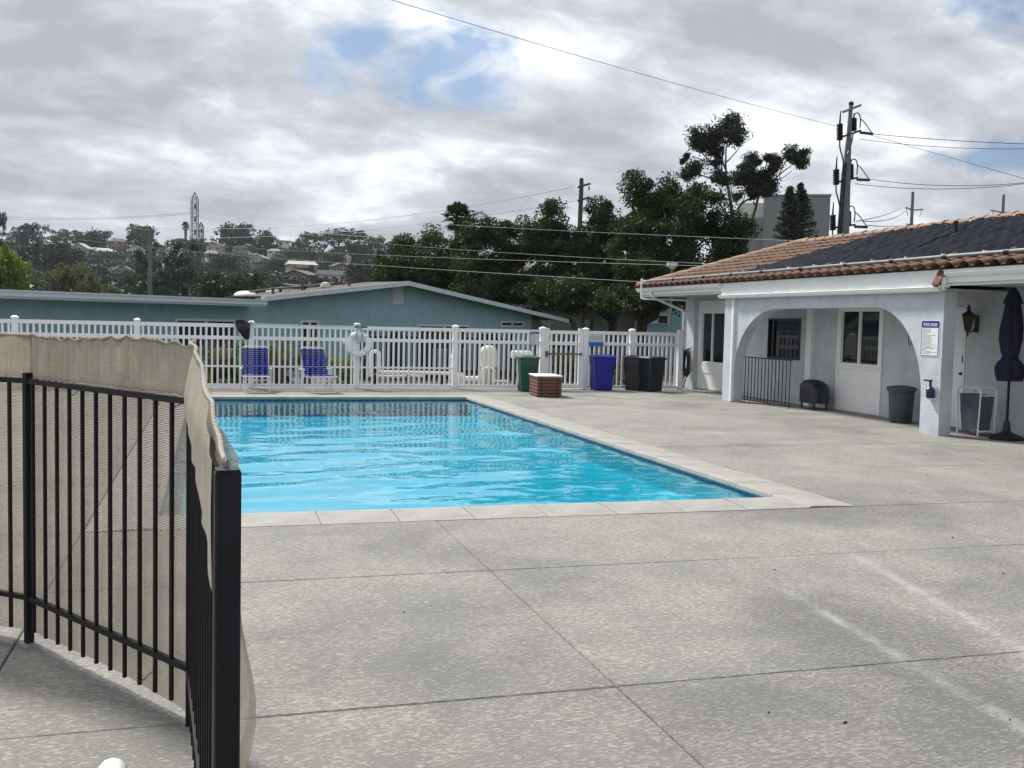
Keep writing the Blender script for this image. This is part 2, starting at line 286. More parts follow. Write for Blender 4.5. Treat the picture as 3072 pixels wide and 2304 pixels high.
# ------------------------------------------------------------------ mesh helpers
class MB:
    def __init__(s): s.v = []; s.f = []
    def add(s, vs_, fs):
        o = len(s.v); s.v += [tuple(x) for x in vs_]; s.f += [tuple(i+o for i in f) for f in fs]; return s
    def box(s, x0, x1, y0, y1, z0, z1):
        return s.add([(x0,y0,z0),(x1,y0,z0),(x1,y1,z0),(x0,y1,z0),(x0,y0,z1),(x1,y0,z1),(x1,y1,z1),(x0,y1,z1)],
                     [(0,3,2,1),(4,5,6,7),(0,1,5,4),(1,2,6,5),(2,3,7,6),(3,0,4,7)])
    def bbox(s, x0, x1, y0, y1, z0, z1, b=0.01):
        # box with its upper edges chamfered
        return s.add([(x0,y0,z0),(x1,y0,z0),(x1,y1,z0),(x0,y1,z0),(x0,y0,z1-b),(x1,y0,z1-b),(x1,y1,z1-b),(x0,y1,z1-b),(x0+b,y0+b,z1),(x1-b,y0+b,z1),(x1-b,y1-b,z1),(x0+b,y1-b,z1)],
                     [(0,3,2,1),(8,9,10,11),(0,1,5,4),(1,2,6,5),(2,3,7,6),(3,0,4,7),(4,5,9,8),(5,6,10,9),(6,7,11,10),(7,4,8,11)])
    def tube(s, pts, r, n=8, cap=True, closed=False):
        pts = [Vector(p) for p in pts]; rs = r if isinstance(r, (list, tuple)) else [r]*len(pts); o = len(s.v); m = len(pts)
        ref = None
        for i, p in enumerate(pts):
            if closed: d = pts[(i+1) % m]-pts[i-1]
            else: d = pts[min(i+1, m-1)]-pts[max(i-1, 0)]
            d = d.normalized() if d.length > 1e-9 else Vector((0, 0, 1))
            if ref is None: ref = Vector((0, 0, 1)) if abs(d.z) < 0.9 else Vector((1, 0, 0))
            u = (ref-d*ref.dot(d))
            if u.length < 1e-6: u = d.orthogonal()
            u.normalize(); w = d.cross(u); ref = u
            for k in range(n):
                t = 2*math.pi*k/n; s.v.append(tuple(p+(u*math.cos(t)+w*math.sin(t))*rs[i]))
        for i in range(m if closed else m-1):
            j = (i+1) % m
            for k in range(n):
                l = (k+1) % n; s.f.append((o+i*n+k, o+i*n+l, o+j*n+l, o+j*n+k))
        if cap and not closed:
            s.f.append(tuple(o+k for k in reversed(range(n)))); s.f.append(tuple(o+(m-1)*n+k for k in range(n)))
        return s
    def lathe(s, prof, n=20, c=(0, 0, 0), sx=1, sy=1):
        o = len(s.v); m = len(prof)
        for r, z in prof:
            for k in range(n):
                t = 2*math.pi*k/n; s.v.append((c[0]+r*sx*math.cos(t), c[1]+r*sy*math.sin(t), c[2]+z))
        for i in range(m-1):
            for k in range(n):
                l = (k+1) % n; s.f.append((o+i*n+k, o+i*n+l, o+(i+1)*n+l, o+(i+1)*n+k))
        if prof[0][0] > 1e-6: s.f.append(tuple(o+k for k in reversed(range(n))))
        if prof[-1][0] > 1e-6: s.f.append(tuple(o+(m-1)*n+k for k in range(n)))
        return s
    def prism(s, poly, axis, a, b):
        # poly: 2-D outline extruded from a to b along axis ('x','y','z')
        def P(u, v, w): return {'x': (w, u, v), 'y': (u, w, v), 'z': (u, v, w)}[axis]
        n = len(poly); o = len(s.v)
        s.v += [P(u, v, a) for u, v in poly]+[P(u, v, b) for u, v in poly]
        s.f += [tuple(o+i for i in range(n)), tuple(o+n+i for i in reversed(range(n)))]
        s.f += [(o+i, o+n+i, o+n+(i+1) % n, o+(i+1) % n) for i in range(n)]; return s
    def xform(s, mtx):
        s.v = [tuple(mtx @ Vector(p)) for p in s.v]; return s
    def mesh(s, name, m, smooth=False):
        me = bpy.data.meshes.new(name); me.from_pydata(s.v, [], s.f)
        bm = bmesh.new(); bm.from_mesh(me); bmesh.ops.recalc_face_normals(bm, faces=bm.faces)
        bm.to_mesh(me); bm.free()
        if smooth:
            for p_ in me.polygons: p_.use_smooth = True
            try: me.set_sharp_from_angle(angle=R(38))
            except Exception: pass
        if m is not None: me.materials.append(M[m] if isinstance(m, str) else m)
        return me
    def build(s, name, m, parent=None, smooth=False, local=False):
        if parent is not None and not local:
            l = parent.get('_o', None); l = Vector(l) if l is not None else Vector((0, 0, 0))
            s.v = [(p[0]-l.x, p[1]-l.y, p[2]-l.z) for p in s.v]
        o = bpy.data.objects.new(name, s.mesh(name, m, smooth)); col.objects.link(o)
        if parent is not None: o.parent = parent
        return o
ORIG = {}
def setorig(o, loc):
    o['_o'] = [float(x) for x in loc]
def tag(o, label=None, cat=None, group=None, kind=None):
    if label: o['label'] = label
    if cat: o['category'] = cat
    if group: o['group'] = group
    if kind: o['kind'] = kind
    return o
def empty(name, loc, rz=0, label=None, cat=None, group=None, kind=None):
    o = bpy.data.objects.new(name, None); col.objects.link(o); o.location = loc; o.rotation_euler = (0, 0, rz); o.empty_display_size = 0.1
    setorig(o, loc); return tag(o, label, cat, group, kind)
def solo(mb, name, m, label, cat, group=None, smooth=False, loc=None, kind=None):
    # a thing that is one mesh, with its origin at its base
    if loc is None:
        xs = [p[0] for p in mb.v]; ys = [p[1] for p in mb.v]; zs = [p[2] for p in mb.v]
        loc = ((min(xs)+max(xs))/2, (min(ys)+max(ys))/2, min(zs))
    mb.v = [(p[0]-loc[0], p[1]-loc[1], p[2]-loc[2]) for p in mb.v]
    o = mb.build(name, m, smooth=smooth); o.location = loc; return tag(o, label, cat, group, kind)
def inst(me, name, parent=None, loc=(0, 0, 0), mtx=None):
    o = bpy.data.objects.new(name, me); col.objects.link(o)
    if parent is not None: o.parent = parent
    if mtx is not None: o.matrix_local = mtx
    else: o.location = loc
    return o
def copy_tree(o, parent=None):
    c = o.copy(); col.objects.link(c); c.parent = parent
    for ch in o.children: copy_tree(ch, c)
    return c
def at(u, v, d):
    # a point seen at photograph pixel (u, v) whose distance along the view axis is d metres
    return EYE + (FWD + RIGHT*((u-1536)/F_PX) - UP*((v-1152)/F_PX))*d
def arc(cx, cy, r, a0, a1, n):
    return [(cx+r*math.cos(R(a0+(a1-a0)*i/n)), cy+r*math.sin(R(a0+(a1-a0)*i/n))) for i in range(n+1)]
def fillet(pts, r, n=4):
    # round the inner corners of a polyline
    P = [Vector(p) for p in pts]; out = [P[0]]
    for i in range(1, len(P)-1):
        a, b, c = P[i-1], P[i], P[i+1]; d1 = (a-b); d2 = (c-b); k = min(r, d1.length*0.48, d2.length*0.48)
        s, e = b+d1.normalized()*k, b+d2.normalized()*k
        for j in range(n+1):
            t = j/n; out.append(s*(1-t)**2+b*2*t*(1-t)+e*t*t)
    out.append(P[-1]); return out
def holed_wall(mb, u0, u1, z0, z1, holes, place):
    # rectangular wall with rectangular openings; place(u, z, k) -> xyz, k = 0 front, 1 back
    us = sorted({u0, u1, *[h[0] for h in holes], *[h[1] for h in holes]}); zs = sorted({z0, z1, *[h[2] for h in holes], *[h[3] for h in holes]})
    def solid(i, j):
        if i < 0 or j < 0 or i >= len(us)-1 or j >= len(zs)-1: return False
        a, b = (us[i]+us[i+1])/2, (zs[j]+zs[j+1])/2
        return not any(h[0] < a < h[1] and h[2] < b < h[3] for h in holes)
    for i in range(len(us)-1):
        for j in range(len(zs)-1):
            if not solid(i, j): continue
            a, b, c, d = us[i], us[i+1], zs[j], zs[j+1]
            for k in (0, 1): mb.add([place(a,c,k), place(b,c,k), place(b,d,k), place(a,d,k)], [(0,1,2,3)])
            for (di, dj, e) in ((-1,0,((a,c),(a,d))), (1,0,((b,c),(b,d))), (0,-1,((a,c),(b,c))), (0,1,((a,d),(b,d)))):
                if not solid(i+di, j+dj):
                    (p1, q1), (p2, q2) = e; mb.add([place(p1,q1,0), place(p2,q2,0), place(p2,q2,1), place(p1,q1,1)], [(0,1,2,3)])
    return mb
def text(body, size, m, parent, mtx, name='lettering', bold=0.0, sx=1.0):
    c = bpy.data.curves.new(name, 'FONT'); c.body = body; c.size = size; c.align_x = 'CENTER'; c.align_y = 'CENTER'; c.extrude = 0.0008; c.offset = bold
    c.materials.append(M[m]); o = bpy.data.objects.new(name, c); col.objects.link(o)
    me = bpy.data.meshes.new_from_object(o); bpy.data.objects.remove(o); o = bpy.data.objects.new(name, me); col.objects.link(o); o.parent = parent
    o.matrix_local = mtx @ Matrix.Diagonal((sx, 1, 1, 1)); return o

# ------------------------------------------------------------------ ground
def hill(x, y):
    d = math.hypot(x, y)
    pts = [(0, -0.16), (26, -0.16), (30, -0.3), (38, -0.55), (60, -0.7), (150, 0.0), (300, 6.0), (430, 15.5), (560, 28), (750, 45.5), (900, 50), (1400, 52), (4000, 20)]
    for (a, za), (b, zb) in zip(pts, pts[1:]):
        if d <= b:
            t = (d-a)/(b-a); z = za+(zb-za)*t; break
    else: z = pts[-1][1]
    if d > 150: z += (min(d, 700)-150)/550*3.0*math.sin(x*0.02+1.3)*math.cos(y*0.017)
    return z
mb = MB(); rings = [0.5, 10, 20, 25, 27, 30, 34, 38, 45, 60, 80, 110, 150, 200, 250, 300, 340, 380, 430, 480, 520, 560, 610, 660, 710, 750, 820, 900, 1100, 1400, 2200, 4000]; NS = 120
for r_ in rings:
    for k in range(NS):
        t = 2*math.pi*k/NS; x, y = r_*math.sin(t), r_*math.cos(t); mb.v.append((x, y, hill(x, y) if r_ > 24 else -2.6 if False else -0.16))
for i in range(len(rings)-1):
    for k in range(NS):
        l = (k+1) % NS; mb.f.append((i*NS+k, (i+1)*NS+k, (i+1)*NS+l, i*NS+l))
# leave the sheet open where the pool is dug
PX0, PX1, PY0, PY1 = -0.45, 5.55, 9.03, 22.3
CW = 0.52
g_ = mb.build('ground', 'ground', smooth=True)
bm = bmesh.new(); bm.from_mesh(g_.data)
for ax, cut in (((1,0,0), (PX0-0.3,0,0)), ((1,0,0), (PX1+0.3,0,0)), ((0,1,0), (0,PY0-0.3,0)), ((0,1,0), (0,PY1+0.3,0))):
    near = [f for f in bm.faces if f.calc_center_median().length < 34]
    geo = list({e for f in near for e in f.edges} | {v for f in near for v in f.verts}) + near
    bmesh.ops.bisect_plane(bm, geom=geo, plane_co=cut, plane_no=ax)
bmesh.ops.delete(bm, geom=[f for f in bm.faces if PX0-0.31 < f.calc_center_median().x < PX1+0.31 and PY0-0.31 < f.calc_center_median().y < PY1+0.31], context='FACES')
bm.to_mesh(g_.data); bm.free(); tag(g_, kind='structure')

# ------------------------------------------------------------------ deck slabs
OX0, OX1, OY0, OY1 = PX0-CW, PX1+CW, PY0-0.55, PY1+0.45
deck = MB(); deck.box(-9, OX0+0.05, -3, 25.6, -0.15, -0.03); deck.box(OX1-0.05, 13.6, -3, 25.6, -0.15, -0.03); deck.box(OX0+0.05, OX1-0.05, -3, OY0+0.05, -0.15, -0.03); deck.box(OX0+0.05, OX1-0.05, OY1-0.05, 25.6, -0.15, -0.03)
deck_o = deck.build('deck', 'joint'); tag(deck_o, kind='structure')
xs = [-9, -6.8, -4.6, -2.8, OX0, 0.0, 1.86, 3.72, OX1, 7.95, 9.9, 11.75, 13.5]
ys = [-3, 0, 2.1, 4.40, 6.70, OY0, 10.9, 13.2, 15.5, 17.8, 20.1, OY1, 25.5]
for i in range(len(xs)-1):
    for j in range(len(ys)-1):
        x0, x1, y0, y1 = xs[i], xs[i+1], ys[j], ys[j+1]
        if x0 >= OX0-1e-6 and x1 <= OX1+1e-6 and y0 >= OY0-1e-6 and y1 <= OY1+1e-6: continue
        gp = 0.0028; h = 0.0 + rnd.uniform(-0.0015, 0.0015)
        a = MB(); b = 0.007
        a.bbox(x0+gp, x1-gp, y0+gp, y1-gp, -0.05, h, b)
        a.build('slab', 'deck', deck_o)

# ------------------------------------------------------------------ pool
pool = MB(); D0, D1, DW = -0.36, -0.40, 0.06   # floor deepens to the far end
shell = MB()
shell.add([(PX0, PY0, D0), (PX1, PY0, D0), (PX1, PY1, D1), (PX0, PY1, D1), (PX0, PY0, -0.03), (PX1, PY0, -0.03), (PX1, PY1, -0.03), (PX0, PY1, -0.03)],
          [(0,1,2,3), (0,4,5,1), (1,5,6,2), (2,6,7,3), (3,7,4,0)])
pool_o = shell.build('pool', 'plaster'); tag(pool_o, kind='structure')
bd = MB(); e = 0.012
bd.box(PX0+0.0005, PX1-0.0005, PY0+0.0005, PY0+e, -0.095, -0.055); bd.box(PX0+0.0005, PX1-0.0005, PY1-e, PY1-0.0005, -0.095, -0.055)
bd.box(PX0+0.0005, PX0+e, PY0+e, PY1-e, -0.095, -0.055); bd.box(PX1-e, PX1-0.0005, PY0+e, PY1-e, -0.095, -0.055)
bd.build('tile_band', 'tile_band', pool_o)
wl = -0.066
w = MB(); nx_, ny_ = 150, 332
gx = np.linspace(PX0+e, PX1-e, nx_+1); gy_ = np.linspace(PY0+e, PY1-e, ny_+1); GX, GY = np.meshgrid(gx, gy_, indexing='ij'); hgt = np.zeros_like(GX); rw = np.random.default_rng(12)
for lam, amp, ncomp in ((1.5, 0.0042, 6), (0.85, 0.0032, 8), (0.45, 0.0013, 9), (0.26, 0.0005, 8)):
    for _ in range(ncomp):
        th = R(90)+rw.normal()*0.42; l_ = lam*rw.uniform(0.75, 1.3); hgt += amp*rw.uniform(0.5, 1.1)*np.sin(2*np.pi/l_*(GX*np.cos(th)+GY*np.sin(th))+rw.uniform(0, 6.3))/math.sqrt(ncomp)*1.35
env = 0.55+0.45*np.exp(-((GY-14.5)/4.2)**2)+0.25*np.sin(GX*0.9+0.5)*np.sin(GY*0.6); hgt *= env*1.15
w.v = [tuple(p) for p in np.stack([GX, GY, wl+hgt], -1).reshape(-1, 3).tolist()]
w.f = [(i*(ny_+1)+j, (i+1)*(ny_+1)+j, (i+1)*(ny_+1)+j+1, i*(ny_+1)+j+1) for i in range(nx_) for j in range(ny_)]
wo_ = w.build('water', 'water', smooth=True)
if wo_.data.polygons[0].normal.z < 0: wo_.data.flip_normals(); tag(wo_, kind='structure')
# coping stones with a bull-nosed inner edge; profile across: t from the water (0) to the deck (wd)
def coping(length, wd):
    prof = [(-0.03, -0.012), (-0.022, 0.006), (0.0, 0.014), (0.05, 0.017), (wd*0.6, 0.010), (wd-0.03, 0.004), (wd-0.012, 0.0008), (wd-0.006, -0.05), (0.03, -0.06), (-0.02, -0.055), (-0.035, -0.035)]
    return MB().prism(prof, 'y', 0.004, length-0.004).mesh('coping_stone', 'coping', True)
def lay(n, x, y, ang, total, wd):
    L = total/n; me = coping(L, wd); c, s = math.cos(R(ang)), math.sin(R(ang))
    for k in range(n):
        mtx = Matrix.Translation((x-s*L*k, y+c*L*k, rnd.uniform(-0.0015, 0.0015))) @ Matrix.Rotation(R(ang+rnd.uniform(-0.1, 0.1)), 4, 'Z')
        inst(me, 'coping_stone', pool_o, mtx=mtx)
lay(9, PX0, PY0, -90, PX1-PX0, 0.545)                # near edge runs +X, deck side towards -Y
lay(9, PX1, PY1, 90, PX1-PX0, 0.445)
lay(20, PX1, PY0-0.545, 0, PY1-PY0+0.545+0.445, CW-0.005)
lay(20, PX0, PY1+0.445, 180, PY1-PY0+0.545+0.445, CW-0.005)

# ------------------------------------------------------------------ black picket fence in the foreground
N_, C_, A_ = Vector((0.035, 2.35, 0)), Vector((-0.085, 4.40, 0)), Vector((-0.905, 5.695, 0))
L_ = A_ + Vector((-0.77, 0.63, 0))*2.45
RAIL = 1.375
bf = empty('picket_fence', tuple(A_), label='black metal picket fence around the corner in the left foreground', cat='fence')
def sqbar(mb, p, q, w, h=None):
    # square bar between two points
    p, q = Vector(p), Vector(q); d = (q-p).normalized(); h = h or w
    u = Vector((0, 0, 1)).cross(d)
    if u.length < 1e-4: u = Vector((1, 0, 0))
    u.normalize(); v = d.cross(u)
    c = [(-1,-1), (1,-1), (1,1), (-1,1)]
    return mb.add([tuple(p+u*a*w/2+v*b*h/2) for a, b in c]+[tuple(q+u*a*w/2+v*b*h/2) for a, b in c], [(0,1,2,3),(7,6,5,4),(0,4,5,1),(1,5,6,2),(2,6,7,3),(3,7,4,0)])
def fence_post(p, w, h, ang, name='post', m='black_post'):
    b = MB(); k = w/2; c = 0.004
    pr = [(-k+c,-k), (k-c,-k), (k,-k+c), (k,k-c), (k-c,k), (-k+c,k), (-k,k-c), (-k,-k+c)]
    b.prism(pr, 'z', 0.001, h-0.006); b.prism([(x*0.93, y*0.93) for x, y in pr], 'z', h-0.006, h)
    b.xform(Matrix.Translation((p.x, p.y, 0)) @ Matrix.Rotation(ang, 4, 'Z')); return b.build(name, m, bf)
dirs = [(L_, A_), (A_, C_), (C_, N_)]
ang = [math.atan2((q-p).y, (q-p).x) for p, q in dirs]
fence_post(A_, 0.040, RAIL+0.03, ang[1]); fence_post(N_, 0.0565, 1.378, ang[2]+R(2)); fence_post(C_+Vector((0.0, -0.03, 0)), 0.026, RAIL, ang[2]); fence_post(L_, 0.040, RAIL+0.03, ang[0])
for si, (p, q) in enumerate(dirs):
    for z in (RAIL-0.012, 0.235):
        b = MB(); sqbar(b, p+Vector((0,0,z)), q+Vector((0,0,z)), 0.026, 0.026); b.build('rail', 'black_metal', bf)
    ln = (q-p).length; n = max(2, round(ln/0.1275)); off = 0.055 if si == 1 else 0.0
    for k in range(1, n):
        c = p+(q-p)*(k/n) if si != 1 else p+(q-p)*((k-0.55)/(n-0.5))
        b = MB(); w_ = 0.0075
        b.box(c.x-w_, c.x+w_, c.y-w_, c.y+w_, 0.062, RAIL-0.0255)
        b.v = [((Matrix.Translation(c) @ Matrix.Rotation(ang[si], 4, 'Z') @ Matrix.Translation(-c)) @ Vector(v)).to_tuple() for v in b.v]
        b.build('picket', 'black_metal', bf)

# shade cloth tied to the far side of the fence
sc = empty('shade_cloth', tuple(A_+Vector((0.02, 0.02, 0))), label='beige knitted shade cloth tied along the black picket fence', cat='shade cloth')
def nz(a, b, s=0): return math.sin(a*3.1+s)*0.5+math.sin(a*7.7+b*2.3+s*2)*0.3+math.sin(a*15.1-b*4.1+s)*0.2
def cloth(si, nu, nv, name, m, z0f, z1f, off, amp, extra=None, thick=False):
    p, q = dirs[si]; dn = (q-p).normalized(); p = p-dn*0.014; q = q+dn*(0.014 if si < 2 else -0.02); d = (q-p); ln = d.length; out = Vector((-dn.y, dn.x, 0))
    b = MB()
    for i in range(nu+1):
        for j in range(nv+1):
            t, v = i/nu, j/nv; z0, z1 = z0f(t), z1f(t); z = z0+(z1-z0)*v
            o_ = off+amp*nz(t*ln*2.2, z*2.0, si*1.7)*(0.35+0.65*math.sin(math.pi*min(1, max(0, v)))) + (extra(t, z) if extra else 0)
            c = p+d*t+out*o_; b.v.append((c.x, c.y, z))
    for i in range(nu):
        for j in range(nv):
            a_ = i*(nv+1)+j; b.f.append((a_, a_+nv+1, a_+nv+2, a_+1))
    o = b.build(name, m, sc, smooth=True); return o
top1 = lambda t: 1.585+0.018*math.sin(t*9)-0.02*math.sin(math.pi*t)
top2 = lambda t: 1.605-0.012*abs(math.sin(t*math.pi*11))-0.012*math.sin(t*7)+0.004*math.sin(t*51)
top3 = lambda t: 1.605-0.02*t-0.185*max(0, (t-0.25)/0.75)**1.1+0.010*math.sin(t*19)+0.004*math.sin(t*43)
low = lambda t: 0.035+0.012*math.sin(t*8)
bul = lambda t, z: 0.045*math.exp(-((t-0.93)/0.22)**2)*math.exp(-((z-0.80)/0.17)**2)
fold = lambda t, z: 0.012*math.sin(t*46)*max(0, (z-1.30)/0.3)
cloth(0, 30, 14, 'mesh_panel', 'cloth', low, lambda t: RAIL+0.02, 0.028, 0.012)
cloth(1, 60, 20, 'mesh_panel', 'cloth', lambda t: 0.045+0.02*math.sin(t*3.2)-0.018*t, lambda t: RAIL+0.02, 0.026, 0.012)
cloth(2, 70, 24, 'mesh_panel', 'cloth', low, lambda t: min(RAIL+0.02, top3(t)), 0.030, 0.013, bul)
cloth(0, 40, 6, 'top_band', 'cloth_double', lambda t: RAIL+0.012, top1, 0.022, 0.008)
cloth(1, 90, 8, 'top_band', 'cloth_double', lambda t: RAIL+0.008, top2, 0.018, 0.007, lambda t, z: 0.0035*math.sin(t*math.pi*24)*min(1, (z-RAIL)/0.1))
wv3 = lambda t, z: -0.012*min(1, t*2.5)+0.008*(1-0.8*t)*math.sin(t*30+2*math.sin(t*7))*min(1, max(0, (z-1.2)/0.25))
cloth(2, 110, 10, 'top_band', 'cloth_pale', lambda t: 1.34-0.02*t, lambda t: max(1.345, top3(t)), 0.012-0.0, 0.004, wv3)
# the cloth is lapped over the rail on this side of the last stretch
cloth(2, 110, 12, 'lapped_flap', 'cloth_pale', lambda t: 1.335-0.06*t-0.17*t*t+0.012*math.sin(t*23), lambda t: max(1.345, top3(t))-0.004, -0.020, 0.005, lambda t, z: wv3(t, z)*0.9-0.012*math.sin(t*41)*max(0, 1.45-z)+min(0.034, max(0, (z-1.40)*0.20)))
# rolled hem over the top edge of the band
for si, tp in ((0, top1), (1, top2), (2, top3)):
    p, q = dirs[si]; dn = (q-p).normalized(); out = Vector((-dn.y, dn.x, 0)); pts = []
    for i in range(61):
        t = i/60; c = p+(q-p)*t+out*(0.02 if si < 2 else 0.002-0.012*min(1, t*2.5)*0.6+0.007*(1-0.8*t)*math.sin(t*30+2*math.sin(t*7))); pts.append((c.x, c.y, max(1.345, tp(t))))
    MB().tube(pts, [(0.007+0.003*math.sin(i*1.3)) if si < 2 else 0.006 for i in range(61)], 6).build('hem', 'cloth_double' if si < 2 else 'cloth_pale', sc, smooth=True)
for (si, t, z) in ((1, 0.39, RAIL-0.03), (1, 0.985, RAIL-0.02), (0, 0.93, RAIL-0.03), (2, 0.93, 1.31), (1, 0.80, 0.12)):
    p, q = dirs[si]; c = p+(q-p)*t; dn = (q-p).normalized(); out = Vector((-dn.y, dn.x, 0))
    MB().tube([c+Vector((0,0,z+0.03))+out*0.02, c+Vector((0,0,z+0.012))-out*0.018, c+Vector((0,0,z-0.004))-out*0.022-dn*0.012, c+Vector((0,0,z-0.02))-out*0.03-dn*0.045], 0.0022, 5).build('cable_tie', 'rubber', sc)

# ------------------------------------------------------------------ white vinyl fence and gate
FY = 25.1
def cap_mesh():
    b = MB(); k = 0.078; b.box(-k, k, -k, k, 0, 0.03); b.add([(-k,-k,0.03),(k,-k,0.03),(k,k,0.03),(-k,k,0.03),(-0.012,-0.012,0.062),(0.012,-0.012,0.062),(0.012,0.012,0.062),(-0.012,0.012,0.062)], [(0,1,5,4),(1,2,6,5),(2,3,7,6),(3,0,4,7),(4,5,6,7)])
    return b.mesh('cap', 'white_vinyl')
CAP = cap_mesh()
POST = MB().box(-0.064, 0.064, -0.064, 0.064, 0.002, 1.56).mesh('post', 'white_vinyl')
PICK_T = MB().box(-0.023, 0.023, -0.016, 0.016, 1.24, 1.445).mesh('picket', 'white_vinyl')
PICK_B = MB().box(-0.023, 0.023, -0.016, 0.016, 0.10, 1.16).mesh('picket', 'white_vinyl')
def vinyl_run(label, posts, mids):
    root = empty('vinyl_fence', (posts[0], FY, 0), label=label, cat='fence')
    x0 = posts[0]
    for x in posts:
        p = inst(POST, 'post', root, (x-x0, 0, 0)); inst(CAP, 'cap', p, (0, 0, 1.56))
    for a, b_, mid in zip(posts, posts[1:], mids):
        for z0, z1, t in ((1.447, 1.535, 0.024), (1.158, 1.242, 0.024), (0.025, 0.102, 0.024)):
            MB().box(a+0.064, b_-0.064, FY-t, FY+t, z0, z1).build('rail', 'white_vinyl', root)
        if mid: MB().box(a+0.064, b_-0.064, FY-0.030, FY-0.0165, 0.500, 0.545).build('rail', 'white_vinyl', root)
        n = round((b_-a-0.128)/0.131)
        for k in range(n):
            x = a+0.064+(b_-a-0.128)*(k+0.5)/n-x0
            inst(PICK_T, 'picket', root, (x, 0, 0)); inst(PICK_B, 'picket', root, (x, 0, 0))
    return root
vinyl_run('long white vinyl picket fence behind the pool and loungers', [-6.82, -4.24, -1.66, 0.91, 3.43, 5.91, 8.23], [1, 1, 1, 1, 1, 0])
vinyl_run('short white vinyl fence behind the blue and black bins', [9.42, 10.74, 12.15], [0, 0])
gt = empty('vinyl_gate', (8.36, FY, 0), label='white vinyl picket gate with a brown bar latch', cat='gate')
for x in (8.356, 9.285): 
    p = MB().box(x-0.052, x+0.052, FY-0.04, FY+0.04, 0.03, 1.56).build('stile', 'white_vinyl', gt)
    MB().prism([(x-0.06, 1.56), (x+0.06, 1.56), (x+0.05, 1.59), (x-0.05, 1.59)], 'y', FY-0.048, FY+0.048).build('cap', 'white_vinyl', gt)
for z0, z1 in ((1.44, 1.53), (1.15, 1.24), (0.05, 0.13)): MB().box(8.409, 9.232, FY-0.022, FY+0.022, z0, z1).build('rail', 'white_vinyl', gt)
for k in range(6):
    x = 8.409+0.823*(k+0.5)/6-8.36
    inst(PICK_T, 'picket', gt, (x, 0, 0)); inst(MB().box(-0.023, 0.023, -0.016, 0.016, 0.13, 1.15).mesh('picket', 'white_vinyl'), 'picket', gt, (x, 0, 0))
b = MB(); b.box(8.33, 9.30, FY-0.085, FY-0.055, 0.905, 0.945); b.box(8.31, 8.36, FY-0.095, FY-0.041, 0.85, 1.00); b.box(9.26, 9.31, FY-0.09, FY-0.041, 0.895, 0.955); b.build('latch_bar', 'latch', gt)
for z in (0.2, 1.35): MB().box(9.32, 9.36, FY-0.075, FY-0.041, z, z+0.09).build('hinge', 'white_vinyl', gt)

